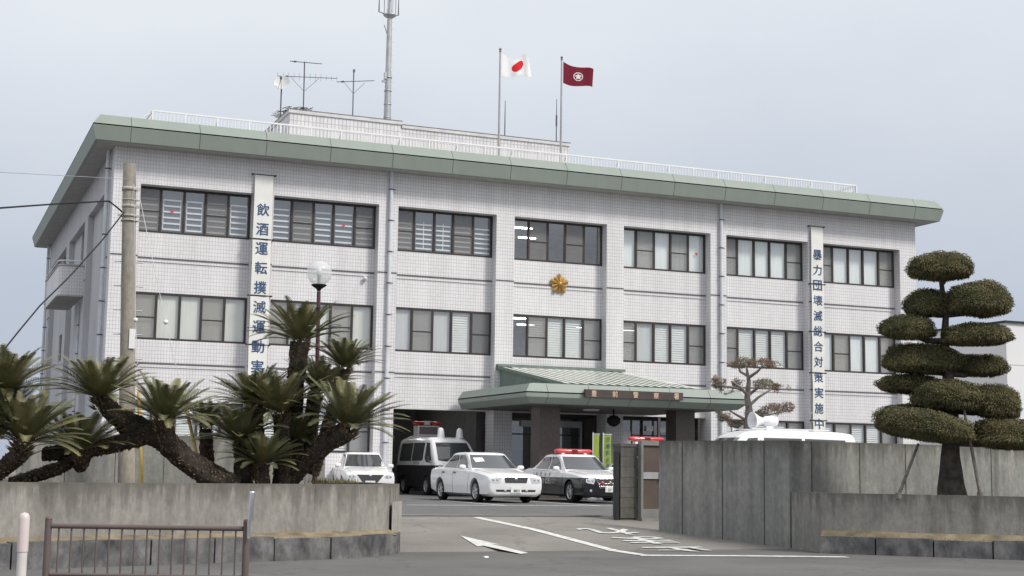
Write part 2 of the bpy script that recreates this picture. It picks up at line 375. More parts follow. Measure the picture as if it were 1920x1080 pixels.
# left wall: piers with recessed bays and openings
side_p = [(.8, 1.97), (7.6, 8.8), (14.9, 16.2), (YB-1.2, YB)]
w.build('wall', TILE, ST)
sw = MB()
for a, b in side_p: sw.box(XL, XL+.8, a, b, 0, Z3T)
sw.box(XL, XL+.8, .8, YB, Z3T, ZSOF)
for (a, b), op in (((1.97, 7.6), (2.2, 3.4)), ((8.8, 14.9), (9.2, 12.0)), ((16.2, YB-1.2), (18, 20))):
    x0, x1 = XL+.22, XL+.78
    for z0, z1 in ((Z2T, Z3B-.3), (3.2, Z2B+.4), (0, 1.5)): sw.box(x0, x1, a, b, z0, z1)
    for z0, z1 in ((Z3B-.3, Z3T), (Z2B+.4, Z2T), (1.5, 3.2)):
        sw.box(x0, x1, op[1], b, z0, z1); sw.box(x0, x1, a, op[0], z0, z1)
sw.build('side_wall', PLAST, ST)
for (a, b) in ((2.2, 3.4), (9.2, 12.0), (18, 20)):
    for z0, z1 in ((Z3B-.3, Z3T), (Z2B+.4, Z2T)):
        f = MB(); x = XL+.30
        for p in (a, b-.06, (a+b)/2): f.box(x, x+.07, p, p+.06, z0, z1)
        f.box(x, x+.07, a+.06, (a+b)/2, z0, z0+.06); f.box(x, x+.07, (a+b)/2+.06, b-.06, z0, z0+.06)
        f.box(x, x+.07, a+.06, (a+b)/2, z1-.06, z1); f.box(x, x+.07, (a+b)/2+.06, b-.06, z1-.06, z1)
        fo = f.build('window', FRAME, ST)
        MB().quad((x+.04, a, z0), (x+.04, b, z0), (x+.04, b, z1), (x+.04, a, z1)).build('pane', GLASS, fo)
        MB().quad((x+.2, a, z0), (x+.2, b, z0), (x+.2, b, z1), (x+.2, a, z1)).build('blind', CURT['grey'], fo)
# string courses: dark joint with a shallow ledge
for zz in (7.99, 4.37):
    for i, (a, b) in enumerate(piers):
        if zz < 5 and i == 3: continue
        MB().box(a, b, -.012, -.001, zz-.02, zz+.025).build('string_course', [GROOVE, TILE], ST)
    for i, (a, b) in enumerate(bays):
        if zz < 5 and i == 3: continue
        MB().box(a+.002, b-.002, REC-.014, REC-.001, zz-.03, zz+.03, 0).box(a+.002, b-.002, REC-.03, REC-.001, zz-.13, zz-.07, 1).build('string_course', [GROOVE, TILE], ST)
    for a, b in side_p: MB().box(XL-.012, XL-.001, a, b, zz-.02, zz+.025).build('string_course', [GROOVE, TILE], ST)
# floors inside, back partition
fl = MB()
for zz in (4.0, 7.6): fl.box(XL+.8, XR-.3, .8, YB, zz-.35, zz)
fl.box(XL+.8, XR-.3, .8, YB, 11.3, 11.7)
fl.box(XL+.8, XR-.3, 7.5, 7.7, 4.0, 7.25); fl.box(XL+.8, XR-.3, 7.5, 7.7, 7.6, 11.3); 
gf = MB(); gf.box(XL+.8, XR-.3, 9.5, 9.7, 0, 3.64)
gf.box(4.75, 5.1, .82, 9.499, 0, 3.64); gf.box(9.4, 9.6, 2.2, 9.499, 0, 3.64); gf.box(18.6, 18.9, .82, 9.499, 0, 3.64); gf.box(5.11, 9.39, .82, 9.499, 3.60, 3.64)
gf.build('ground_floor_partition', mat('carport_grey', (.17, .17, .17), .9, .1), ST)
fl.box(5.2, 18.5, .82, 7.5, 6.92, 6.97); fl.box(5.2, 18.5, .82, 7.5, 10.56, 10.61)
fl.build('interior', mat('interior_paint', (.62, .65, .67), .9, .1), ST)
for i, zz in ((3, 10.555), (3, 6.915), (4, 6.915), (2, 6.915)):
    a, b = bays[i]
    for k, yy in enumerate((2.6, 4.8)):
        for xx in ((a+.1, a+2.0) if k else (a+1.1,)): MB().box(xx+.2*k, xx+.2*k+.75, yy, yy+.10, zz-.04, zz).build('ceiling_lamp', LAMPON, ST)
for xx in (5.6, 7.2):
    for yy in (2.5, 5.5): MB().box(xx, xx+.9, yy, yy+.16, 3.53, 3.595).build('ceiling_lamp', LAMPON, ST)
for xx in (11, 13.2, 15.5): MB().box(xx, xx+1.0, 4.5, 4.65, 3.5, 3.56).build('ceiling_lamp', LAMPON, ST)

# ---- windows
PW = [.76, .80, .74, .80, .786]
def window(i, z0, z1, pat, backs, bars=None, yoff=.437):
    a, b = bays[i]; f = MB(); y0, y1 = yoff-.03, yoff+.06
    f.box(a, b, y0, y1, z1-.075, z1); f.box(a, b, y0, y1, z0, z0+.07)
    f.box(a, a+.055, y0, y1, z0+.07, z1-.075); f.box(b-.065, b, y0, y1, z0+.07, z1-.075)
    x = a; g = MB(); scr = []; bl = []
    zi0, zi1 = z0+.07, z1-.075
    for k, pw in enumerate(PW):
        x1 = x+pw*(b-a)/sum(PW)
        if k < 4: f.box(x1-.04, x1+.04, y0+.005*(k % 2), y1-.004, zi0, zi1)
        xa, xb = x+(.055 if k == 0 else .04), x1-(.065 if k == 4 else .04)
        if pat[k] == 's':
            scr.append(MB().quad((xa, yoff-.012, zi0), (xb, yoff-.012, zi0), (xb, yoff-.012, zi1), (xa, yoff-.012, zi1)))
            zm = zi0+(zi1-zi0)*.47; f.box(xa, xb, y0+.004, yoff-.018, zm-.022, zm+.022)
        bl.append((backs[k], xa-.03, xb+.03)); x = x1
    g.quad((a+.05, yoff+.02, zi0), (b-.06, yoff+.02, zi0), (b-.06, yoff+.02, zi1), (a+.05, yoff+.02, zi1))
    fo = f.build('window', FRAME, ST); g.build('pane', GLASS, fo)
    for q in scr: q.build('insect_screen', SCREEN, fo)
    for key, xa, xb in bl:
        if key == 'open': continue
        m = MB()
        if key == 'louvre':
            zz = zi0+.02
            while zz < zi1:
                m.quad((xa, yoff+.08, zz), (xb, yoff+.08, zz), (xb, yoff+.11, zz+.086), (xa, yoff+.11, zz+.086)); zz += .09
        else:
            m.quad((xa, yoff+.09, zi0), (xb, yoff+.09, zi0), (xb, yoff+.09, zi1), (xa, yoff+.09, zi1))
        m.build('blind', BLIND if key == 'louvre' else CURT[key], fo)
    if bars:
        m = MB(); x = a
        for k, pw in enumerate(PW):
            x1 = x+pw*(b-a)/sum(PW); xa, xb = x+.09, x1-.09
            nb = bars[1]
            for q in range(nb): zz = zi0+.10+q*bars[0]; m.box(xa, xb, yoff+.045, yoff+.06, zz-.028, zz+.028)
            if bars[2] and pat[k] == 'g':
                top = zi0+.10+(nb-1)*bars[0]
                if bars[2] == 1:
                    for xx in (xa, xb-.03): m.box(xx, xx+.03, yoff+.061, yoff+.07, zi0+.08, top+.03)
                elif k in (1, 2): m.box((xa+xb)/2-.015, (xa+xb)/2+.015, yoff+.061, yoff+.07, zi0+.08, top+.10)
            x = x1
        m.build('guard_bar', RAILW, fo)
    return fo
A_, G_, P_, C_, D_ = 'ash', 'grey', 'pale', 'cream', 'deep'
top = [window(0, Z3B, Z3T, 'sggsg', [A_]*5, (.205, 6, 1)), window(1, Z3B, Z3T, 'gsggs', [A_]*5, (.205, 6, 0)), window(2, Z3B, Z3T, 'sggsg', [A_]*5, (.18, 6, 2)),
       window(3, Z3B, Z3T, 'gsgsg', ['open']*5), window(4, Z3B, Z3T, 'gsgsg', [P_]*5), window(5, Z3B, Z3T, 'sgggs', [G_, P_, P_, P_, P_]),
       window(6, Z3B, Z3T, 'sgggs', [G_, P_, P_, P_, C_])]
window(0, Z2B, Z2T, 'sggsg', [C_]*5); window(1, Z2B, Z2T, 'sggsg', [C_, G_, C_, C_, C_]); window(2, Z2B, Z2T, 'gsggs', [G_, G_, G_, 'louvre', A_])
window(3, Z2B, Z2T, 'gsggs', ['open', 'louvre', 'louvre', 'louvre', G_]); window(4, Z2B, Z2T, 'sgggs', ['louvre', G_, 'louvre', 'louvre', G_])
window(5, Z2B, Z2T, 'sgggs', [G_, 'louvre', 'louvre', 'louvre', G_]); window(6, Z2B, Z2T, 'gsggs', [P_, C_, P_, P_, C_])
for i in (0, 1, 5, 6): window(i, Z1B, Z1T, 'gsggs', ['louvre', P_, 'louvre', 'louvre', G_])
# red evacuation triangles stuck on two panes
for wi, k in ((0, 1), (1, 3), (4, 4)):
    a, b = bays[wi]; xc = a+sum(PW[:k])*(b-a)/sum(PW)+PW[k]/2; zc = Z3B+.78
    MB().add([(xc-.07, .45, zc+.06), (xc+.07, .45, zc+.06), (xc, .45, zc-.07)], [[0, 1, 2]]).build('triangle_sticker', mat('sticker_red', (.62, .06, .05), .5), top[wi])

# ---- eaves: profile swept round the roof
def sweep(mb, prof, rect, close=True, mi=0, back=True):
    x0, x1, y0, y1 = rect
    rings = []
    for o, z in prof:
        rings.append([(x0-o, y0-o, z), (x1+o, y0-o, z), (x1+o, y1+(o if back else 0), z), (x0-o, y1+(o if back else 0), z)])
    for a, b in zip(rings, rings[1:]):
        for k in range(4):
            if not back and k == 2: continue
            mb.add([a[k], a[(k+1) % 4], b[(k+1) % 4], b[k]], [[0, 1, 2, 3]], mi)
rect = (XL, XR, 0, YB)
so_ = MB(); sweep(so_, [(-.3, 11.705), (.66, 11.705)], rect); so_.build('soffit', SOFFIT, ST)
fa = MB()
sweep(fa, [(.64, 11.69), (.73, 11.715), (.855, 12.19), (.835, 12.20)], rect, mi=0)
sweep(fa, [(.835, 12.20), (.80, 12.215), (.80, 12.235), (.845, 12.245)], rect, mi=1)
sweep(fa, [(.845, 12.245), (.60, 12.60), (.30, 12.63), (.05, 12.60), (.05, 12.3)], rect, mi=0)
def joints(mb, xs, prof, y0, mi=1):
    for x in xs:
        for (o0, z0), (o1, z1) in zip(prof, prof[1:]):
            mb.quad((x-.008, y0-o0-.003, z0), (x+.008, y0-o0-.003, z0), (x+.008, y0-o1-.003, z1), (x-.008, y0-o1-.003, z1), mi)
joints(fa, [-4.4+2.31*k for k in range(15)], [(.73, 11.715), (.855, 12.19)], 0); joints(fa, [-4.4+2.31*k for k in range(15)], [(.845, 12.245), (.60, 12.60)], 0)
fa.build('eaves_fascia', [GREEN, DARK], ST)
rf = MB(); rf.box(XL+.1, XR-.1, .1, YB-.1, 11.75, 12.45); rf.build('roof_deck', mat('roof_screed', (.35, .35, .34), .9), ST)

# ---- rooftop block
ph = MB(); ph.box(2.85, 7.61, 7, 11.5, 12.45, 15.30); ph.box(7.612, 15.44, 7.05, 11.5, 12.45, 15.18); ph.build('rooftop_block', TILE2, ST)
cp = MB(); cp.box(2.80, 7.66, 6.95, 11.55, 15.302, 15.44, 0); cp.box(7.662, 15.49, 7.0, 11.55, 15.182, 15.31, 0)
cp.box(2.79, 7.67, 6.94, 11.56, 15.442, 15.47, 1); cp.box(7.672, 15.5, 6.99, 11.56, 15.312, 15.34, 1)
cp.build('coping', [mat('coping_grey', (.60, .59, .60), .8), mat('coping_cap', (.16, .155, .15), .6)], ST)

# ---- roof railing
rl = MB(); Xa, Xb, Yr, Yb2 = -3.56, 25.81, .35, 14.0
def rail_run(p0, p1):
    p0, p1 = Vector(p0), Vector(p1); d = p1-p0; L = d.length; n = int(L/.125); u = d/L; s = Vector((-u.y, u.x, 0))
    for z, h in ((13.15, .028), (12.70, .02)):
        rl.obox((p0+p1)/2+Vector((0, 0, z)), u*L/2, s*.025, Vector((0, 0, h)))
    for k in range(n+1):
        p = p0+u*(k*L/n); big = (k % 9 == 0); r = .026 if big else .011
        rl.obox(p+Vector((0, 0, (12.45+13.125)/2 if big else 12.91)), u*r, s*r, Vector((0, 0, .33 if big else .205)))
        if k % 18 == 0: rl.tube([p+Vector((0, 0, 13.1)), p+Vector((0, 0, 12.75))+s*.5, p+Vector((0, 0, 12.46))+s*.55], .02, 6)
rail_run((Xa, Yr, 0), (Xb, Yr, 0)); rail_run((Xa, Yr+.06, 0), (Xa, Yb2, 0)); rail_run((Xb, Yr+.06, 0), (Xb, Yb2, 0))
rl.build('railing', RAILW, ST)

# ---- downpipes
def downpipe(x, y, z0, z1, r=.07):
    m = MB(); m.tube([(x, y, z0), (x, y, z1)], r, 10)
    z = z0+.7
    while z < z1-.2:
        m.lathe([(r, -.02), (r+.018, -.02), (r+.018, .02), (r, .02)], (x, y, z), n=10, mi=1); m.box(x+r*.5, x+.16, y-.02, y+.02, z-.012, z+.012, 1); z += 1.15
    m.build('downpipe', [PIPE, GROOVE], ST)
downpipe(5.03, -.10, 0, 11.70); downpipe(18.92, -.10, 0, 11.70)
downpipe(XL-.12, .8, 0, 11.70); downpipe(XL+.1, 10.2, 0, 7.4); downpipe(XL-.12, YB-.3, 0, 11.7); downpipe(XL+.12, 17, 0, 7.4, .05)

# ---- balcony on the side
bal = MB()
pl = [(XL, 8.05), (-5.45, 8.05), (-5.62, 8.10), (-5.72, 8.22), (-5.76, 8.4), (-5.76, 13.5), (XL, 13.5)]
for (a, b) in zip(pl, pl[1:]):
    d = Vector((b[0]-a[0], b[1]-a[1], 0)).normalized(); nn = Vector((-d.y, d.x, 0))*.12
    bal.add([(a[0], a[1], 7.42), (b[0], b[1], 7.42), (b[0], b[1], 8.55), (a[0], a[1], 8.55), (a[0]-nn.x, a[1]-nn.y, 7.42), (b[0]-nn.x, b[1]-nn.y, 7.42), (b[0]-nn.x, b[1]-nn.y, 8.55), (a[0]-nn.x, a[1]-nn.y, 8.55)],
            [[0, 1, 2, 3], [4, 5, 6, 7], [3, 2, 6, 7]])
bal.prism([(p[0]+.01, p[1]+.01) for p in pl], lambda x, y: (x, y, 7.46), lambda x, y: (x, y, 7.56))
bo = bal.build('balcony', TILE, ST)
MB().prism(pl, lambda x, y: (x-.02, y-.01, 7.36), lambda x, y: (x-.02, y-.01, 7.415)).build('balcony_edge', SOFFIT, bo)
MB().tube([(p[0]+.01, p[1], 8.57) for p in pl], .045, 8).build('coping', SOFFIT, bo)
MB().tube([(p[0], p[1], 8.75) for p in pl], .03, 8).build('handrail', WHITE, bo)

# ---- gold star emblem
em = MB(); C0 = Vector((12.0, REC-.03, 8.05)); N = 10
def ep(r, a, d): return C0+Vector((r*math.sin(a), -d, r*math.cos(a)))
for k in range(N):
    a = 2*math.pi*k/N; big = k % 2 == 0; R1 = .41 if big else .34; hw = .36 if big else .34
    l_, r_ = ep(R1*.88, a-hw*.8, .03), ep(R1*.88, a+hw*.8, .03); tp, ct = ep(R1, a, .05), ep(.04, a, .13); md = ep(R1*.78, a, .13 if big else .09)
    il, ir = ep(.12, a-.31, .03), ep(.12, a+.31, .03)
    em.add([ct, il, l_, tp, r_, ir, md], [[0, 1, 2, 6], [2, 3, 6], [3, 4, 6], [4, 5, 0, 6]])
em.lathe([(.12, 0), (.115, -.10), (.08, -.16), (.03, -.19), (.001, -.195)], (C0.x, C0.y, C0.z), 'y', 16)
em.build('emblem', mat('gilt_metal', (.52, .32, .10), .38, .5, metal=.55, var=.1), ST, fixn=False)

# ---- entrance canopy
CX0, CX1, CY0, CY1, CZ = 7.82, 16.2, -6.4, .0, 3.13
cn = MB(); crect = (CX0+.15, CX1-.15, CY0+.15, CY1)
prof1 = [(-.42, CZ-.01), (-.10, CZ), (.135, CZ+.20), (.15, CZ+.33)]; prof2 = [(.15, CZ+.33), (.11, CZ+.345), (.11, CZ+.36), (.15, CZ+.375)]; prof3 = [(.15, CZ+.375), (-.04, CZ+.64), (-.3, CZ+.68)]
sweep(cn, prof1, crect, mi=0, back=False); sweep(cn, prof2, crect, mi=1, back=False); sweep(cn, prof3, crect, mi=0, back=False)
joints(cn, [8.6+1.53*k for k in range(6)], [(-.10, CZ), (.135, CZ+.20), (.15, CZ+.33)], crect[2]); joints(cn, [8.6+1.53*k for k in range(6)], [(.15, CZ+.375), (-.04, CZ+.64)], crect[2])
cn.box(CX0+.35, CX1-.35, CY0+.4, -.002, CZ-.012, CZ+.01, 2); cn.box(CX0+.4, CX1-.4, CY0+.42, -.004, CZ+.6, CZ+.66, 0)
# rear closing ends
for xx in (CX0, CX1):
    s = 1 if xx == CX0 else -1
    cn.add([(xx+s*.15, CY1-.004, CZ), (xx+s*.01, CY1-.004, CZ+.26), (xx, CY1-.004, CZ+.33), (xx, CY1-.004, CZ+.375), (xx+s*.19, CY1-.004, CZ+.64), (xx+s*.45, CY1-.004, CZ+.68), (xx+s*.45, CY1-.004, CZ)], [list(range(7))], 0)
CAN = cn.build('entrance_canopy', [GREEN, DARK, mat('canopy_soffit', (.16, .155, .15), .7)], ST)
tr = MB(); TX0, TX1, TZ0, TZ1, TY0, TY1 = 9.36, 14.62, 3.82, 4.72, -5.9, -.02
for k in range(15):                   # standing ribs running down the slope, valley shadow painted as near-black strips between
    xa = TX0+(TX1-TX0)*k/15; wv = (TX1-TX0)/15
    p = lambda x, t, h: (x, TY1+(TY0-TY1)*t, TZ1+(TZ0-TZ1)*t+h)
    tr.add([p(xa, 0, 0), p(xa+wv*.5, 0, 0), p(xa+wv*.5, 1, 0), p(xa, 1, 0)], [[0, 1, 2, 3]], 1)
    nn = 8
    for q in range(5):
        t0, t1 = q/5, (q+1)/5; pts = []
        for j in range(nn+1):
            an = math.pi*j/nn; xx = xa+wv*(.5+.25*(1-math.cos(an))); hh = .010*math.sin(an)
            pts.append((xx, hh))
        for j in range(nn):
            (x0_, h0), (x1_, h1) = pts[j], pts[j+1]
            tr.add([p(x0_, t0, h0+.012), p(x1_, t0, h1+.012), p(x1_, t1, h1+.016), p(x0_, t1, h0+.016)], [[0, 1, 2, 3]], 0, True)
tr.build('tiled_roof', [mat('pale_roof_tile', (.70, .74, .66), .4, .4), mat('valley_shade', (.035, .04, .04), .9)], CAN)
gb = MB()
for xx in (TX0+.1, TX1-.1): gb.add([(xx, TY1, TZ1-.04), (xx, TY0, TZ0-.04), (xx, TY1, TZ0-.05)], [[0, 1, 2]])
gb.box(TX0-.03, TX1+.03, -.09, -.003, TZ1+.03, TZ1+.13); gb.box(TX0-.06, TX0-.004, -.02, -.004, TZ1-.1, TZ1+.1)
gb.add([(TX0-.02, TY1, TZ1+.06), (TX0-.02, TY0, TZ0+.06), (TX0-.02, TY0, TZ0-.06), (TX0-.02, TY1, TZ1-.06)], [[0, 1, 2, 3]])
gb.build('roof_gable', mat('gable_green', (.17, .22, .195), .6), CAN)
sg = MB(); sg.box(9.88, 13.55, CY0-.16, CY0-.01, CZ+.24, CZ+.50); SG = sg.build('sign_board', mat('sign_brown', (.075, .062, .058), .5), CAN)
CREAM = mat('sign_cream', (.72, .52, .40), .5, var=0)
for k, ch in enumerate('豊前警察署'):
    sl = MB(); letters(sl, ch, lambda x, y: (10.19+.775*k+x, CY0-.166, CZ+.37+y), .19, .20, .012); sl.build('character', CREAM, CAN)
cl = MB()
GRAN = mat('brown_granite', (.105, .085, .078), .3, .4, var=.15, vscale=9)
for a, b, y0, y1 in ((8.96, 9.72, -4.9, -4.15), (14.2, 14.95, -4.9, -4.15)):
    cm = MB(); cm.box(a, b, y0, y1, 0, CZ-.015); cm.build('column', GRAN, CAN)
MB().lathe([(.3, 0), (.28, -.05), (.001, -.06)], (11.6, -3.4, CZ-.014), n=20).build('downlight', mat('lamp_cover', (.70, .68, .62), .4), CAN)
MB().lathe([(.001, -.62), (.14, -.57), (.24, -.46), (.24, -.32), (.12, -.22), (.03, -.2), (.03, 0)], (12.25, -3.9, CZ-.014), n=18).build('hanging_speaker', BLACK, CAN)

# ---- entrance front: glazed screens and doors under the canopy
ef = MB()
def screen(x0, x1, y, z0, z1, nx, bars=(), mi=0, wd=.05):
    for k in range(nx+1):
        x = x0+(x1-x0)*k/nx; ef.box(x-wd/2, x+wd/2, y-.04, y+.04, z0, z1, mi)
    for zz in list(bars)+[z1]:
        for k in range(nx):
            xa = x0+(x1-x0)*k/nx+wd/2; xb = x0+(x1-x0)*(k+1)/nx-wd/2
            ef.box(xa, xb, y-.038, y+.038, zz-wd, zz, mi)
screen(9.65, 13.85, 2.0, 0, 3.0, 4, (2.35,)); screen(14.6, 18.48, 1.2, 0, 3.0, 4, (2.4,))
ef.box(9.62, 18.5, 2.05, 2.2, 3.0, 3.64, 1)
ef.box(13.86, 14.59, 1.0, 2.04, 0, 3.0, 1)
ef.box(11.15, 13.75, 1.90, 1.955, 2.62, 2.86, 2); ef.box(9.75, 10.45, 1.90, 1.955, 2.62, 2.82, 2); ef.box(9.72, 9.78, 1.89, 1.955, 1.3, 2.618, 2); ef.box(13.70, 13.76, 1.89, 1.955, .6, 2.618, 2)
ef.box(14.9, 15.5, 1.10, 1.155, 1.4, 2.5, 2); ef.box(16.2, 16.5, 1.10, 1.155, 2.55, 2.75, 2); ef.box(16.8, 17.9, 1.10, 1.158, 2.5, 2.7, 2)
EN = ef.build('entrance_screen', [mat('entrance_frame', (.06, .055, .05), .4), mat('entrance_panel', (.12, .105, .095), .6), mat('bright_header', (.72, .74, .76), .4)], ST)
MB().quad((9.65, 2.0, 0), (13.85, 2.0, 0), (13.85, 2.0, 3), (9.65, 2.0, 3)).quad((14.6, 1.2, 0), (18.48, 1.2, 0), (18.48, 1.2, 3), (14.6, 1.2, 3)).build('pane', GLASSD, EN)
po = MB()
for x, z, w_, h_, mi in ((9.9, 1.2, .3, 1.2, 0), (10.5, 1.0, .35, 1.5, 1), (11.9, 1.5, .3, .6, 2), (12.5, 1.5, .28, .6, 2), (15.1, 1.3, .4, .8, 2), (15.8, 1.5, .3, 1.0, 1)):
    po.box(x, x+w_, (2.1 if x < 14 else 1.3), (2.11 if x < 14 else 1.31), z, z+h_, mi)
po.build('poster', [mat('poster_ochre', (.28, .21, .10), .7), mat('poster_red', (.30, .09, .08), .7), mat('poster_grey', (.38, .42, .42), .7)], EN)
rp = MB(); rp.box(15.2, 18.48, -.3, -.05, 0, .02); 
# bay five ground floor brown windows under the tiled lintel
bw = MB()
for x in (16.4, 17.2, 18.2): bw.box(x-.05, x+.05, .42, .52, 0, 3.07)
bw.build('side_door_frame', GRAN, ST)
# small fittings on the facade
m = MB(); m.lathe([(.001, -.16), (.07, -.14), (.085, -.08), (.03, -.02), (.03, 0)], (4.25, REC-.001, 7.76), 'y', 12); m.build('wall_lamp', PIPE, ST)
m = MB(); m.box(23.17, 23.29, REC-.45, REC-.13, 3.36, 3.47); m.tube([(23.23, REC-.2, 3.42), (23.23, REC-.001, 3.38)], .025); m.build('security_camera', WHITE, ST)
# ------------------------------------------------------------------ walls, planters, gate
def run_wall(mb, pts, z0, z1, th, side=1, mi=0):      # a wall of constant thickness along a polyline
    n = len(pts); P = [Vector((p[0], p[1], 0)) for p in pts]; Q = []
    for i in range(n):
        d0 = (P[i]-P[i-1]).normalized() if i else None; d1 = (P[i+1]-P[i]).normalized() if i < n-1 else None
        d = ((d0 or d1)+(d1 or d0)).normalized(); nn = Vector((-d.y, d.x, 0))*side
        k = 1/max(.4, (d.dot(d1 or d0))); Q.append(P[i]+nn*th*k)
    v = []
    for p, q in zip(P, Q): v += [(p.x, p.y, z0), (q.x, q.y, z0), (q.x, q.y, z1), (p.x, p.y, z1)]
    f = [[0, 1, 2, 3], [4*n-4, 4*n-1, 4*n-2, 4*n-3]]
    for i in range(n-1):
        for k in range(4): f.append([4*i+k, 4*i+4+k, 4*i+4+(k+1) % 4, 4*i+(k+1) % 4])
    mb.add(v, f, mi)
def along(pts, step, start=0):
    out = []; acc = start
    for a, b in zip(pts, pts[1:]):
        a, b = Vector((a[0], a[1], 0)), Vector((b[0], b[1], 0)); L = (b-a).length; d = (b-a)/L
        while acc < L: out.append((a+d*acc, d)); acc += step
        acc -= L
    return out
LP = [(-22, -33.35), (-9.45, -29.55), (-4.62, -28.12), (-3.45, -27.35), (-3.02, -26.55), (-3.0, -21.8)]
m = MB(); run_wall(m, LP, -.42, .69, .2, 1)
o = m.build('planter_wall', CONC); tag(o, 'low weathered concrete planter wall holding the sago palms, behind the brown guard fence', 'planter wall')
m = MB()                              # chipped pale render patch on the end of the planter
m.obox((-3.20, -27.0, .12), Vector((.2, .37, 0)), Vector((.004, -.002, 0)), (0, 0, .29)); m.build('render_patch', stain_mat('pale_render', (.42, .40, .37), (.25, .24, .22), (.52, .50, .46)), o)
LK = [(-22, -33.85), (-9.4, -30.02), (-4.51, -28.54), (-3.35, -27.55), (-3.08, -26.85)]
def kerb(name, pts, h, th, step):
    m = MB(); rnd = random.Random(3)
    sp = along(pts, step)
    for (p, d), (q, _) in zip(sp, sp[1:]+[(Vector((pts[-1][0], pts[-1][1], 0)), None)]):
        if (q-p).length < .1: continue
        u = (q-p).normalized(); s = Vector((-u.y, u.x, 0)); c = (p+q)/2+s*(th/2+rnd.uniform(-.012, .012)); hh = h+rnd.uniform(-.02, .015)
        m.obox(c+Vector((0, 0, -.42+hh/2+.01)), u*((q-p).length/2-.012), s*th/2, (0, 0, hh/2+.01))
    return tag(m.build(name, STONE), kind='structure')
kerb('kerb', LK, .33, .22, .95)
def poly_flat(name, pts, z, m_, kind='structure'):
    return tag(MB().add([(x, y, z) for x, y in pts], [list(range(len(pts)))]).build(name, m_), kind=kind)
LEDGE = mat('dry_verge', (.225, .185, .125), .95, .1, var=.35, vscale=4, bump=.6, bscale=30)
SOIL = mat('planter_soil', (.12, .10, .07), .95, .1, var=.3, vscale=3, bump=.6, bscale=20)
ins = lambda L: L
def bank(lo, hi, z0, z1):             # a strip of bare slope between kerb and wall
    m = MB(); n = 24; r = random.Random(11)
    for a0, a1, b0, b1 in zip(lo, lo[1:], hi, hi[1:]):
        for k in range(n):
            f, g = k/n, (k+1)/n
            P = lambda A, B_, t, z: (A[0]+(B_[0]-A[0])*t, A[1]+(B_[1]-A[1])*t, z)
            m.quad(P(a0, a1, f, z0), P(a0, a1, g, z0), P(b0, b1, g, z1+.006*math.sin(k+1)*(k < n-1)), P(b0, b1, f, z1+.006*math.sin(k)*(k > 0)))
    return tag(m.build('verge', LEDGE), kind='structure')
bank([(-22, -33.70), (-9.4, -29.86), (-4.55, -28.40), (-3.35, -27.48), (-3.08, -26.8)], [(-22, -33.33), (-9.45, -29.53), (-4.62, -28.10), (-3.45, -27.33), (-3.02, -26.5)], -.10, -.015)
poly_flat('planter_soil', [(-22, -33.2), (-9.5, -29.4), (-4.7, -28.0), (-3.6, -27.3), (-3.17, -26.5), (-3.15, -21.6), (-22, -21.6)], .60, SOIL)
# ochre dry grass lying along the ledge
def tufts(name, spots, hmin, hmax, m_, n, spread, seed):
    r = random.Random(seed); mb = MB()
    for (x, y, z) in spots:
        for k in range(n):
            a = r.uniform(0, 6.28); ox, oy = r.gauss(0, spread), r.gauss(0, spread); h = r.uniform(hmin, hmax); wd = .006
            tx, ty = math.cos(a)*h*.5, math.sin(a)*h*.5; sx2, sy2 = -math.sin(a)*wd, math.cos(a)*wd
            mb.add([(x+ox-sx2, y+oy-sy2, z), (x+ox+sx2, y+oy+sy2, z), (x+ox+tx, y+oy+ty, z+h)], [[0, 1, 2]])
    return tag(mb.build(name, m_, fixn=False), kind='stuff')
DRYG = mat('dry_grass_blades', (.30, .23, .11), .9, .1, var=.35, vscale=6)
sp = [(p.x-d.y*.1, p.y+d.x*.1+.17, -.11) for p, d in along(LK, .09)]
tufts('dry_grass', sp, .02, .06, DRYG, 14, .07, 5)
tufts('grass', [at(u, 905, 24+random.random()) for u in range(585, 665, 2)], .03, .11, mat('pale_grass_blades', (.26, .24, .11), .9, .1, var=.3, vscale=6), 10, .05, 6)
# back wall behind the palms
m = MB(); xs = [-8.75, -7.9, -7.0, -6.1, -5.2, -4.3, -3.35, -2.95]
for a, b in zip(xs, xs[1:]): m.box(a+.006, b-.006, -21.58, -21.42, 0, 1.50+random.uniform(-.008, .008))
m.box(-8.74, -2.96, -21.55, -21.45, 0, 1.48)
tag(m.build('boundary_wall', CONCW), 'grey concrete panel wall behind the sago palms', 'wall')
# right-hand boundary wall of board-marked concrete
RW = [(3.10, -24.22), (3.12, -24.30), (4.34, -26.93), (15.5, -25.2)]
m = MB(); run_wall(m, RW, -.42, 1.56, .18, 1)
o = m.build('boundary_wall', CONCW); tag(o, 'tall board marked concrete wall bending out from the metal door to behind the cloud pruned tree', 'wall')
m = MB()
for p, d in along(RW[1:3], .93, .5)+along(RW[2:], 1.22, .55): m.obox(p+Vector((d.y, -d.x, 0))*.003+Vector((0, 0, .57)), d*.009, Vector((d.y, -d.x, 0))*.004, (0, 0, .985))
m.build('panel_joint', mat('joint_dirt', (.085, .083, .076), .95, .1), o)
m = MB()                              # gate pier of stacked blocks
for k in range(7): m.box(3.17, 3.57, -22.42+.004*(k % 2), -22.06, .212*k-.02+.005, .212*(k+1)-.02)
m.box(3.18, 3.56, -22.40, -22.08, -.1, 1.46); m.box(3.155, 3.585, -22.435, -22.045, 1.466, 1.53)
tag(m.build('gate_pier', stain_mat('pier_block', (.125, .12, .112), (.09, .088, .083), (.16, .155, .145))), 'square gate pier of stacked grey blocks beside the driveway', 'gate pier')
m = MB(); m.box(3.07, 3.13, -22.42, -22.30, -.05, 1.36); m.box(3.132, 3.168, -22.38, -22.34, .3, .36); m.box(3.132, 3.168, -22.38, -22.34, 1.1, 1.16)
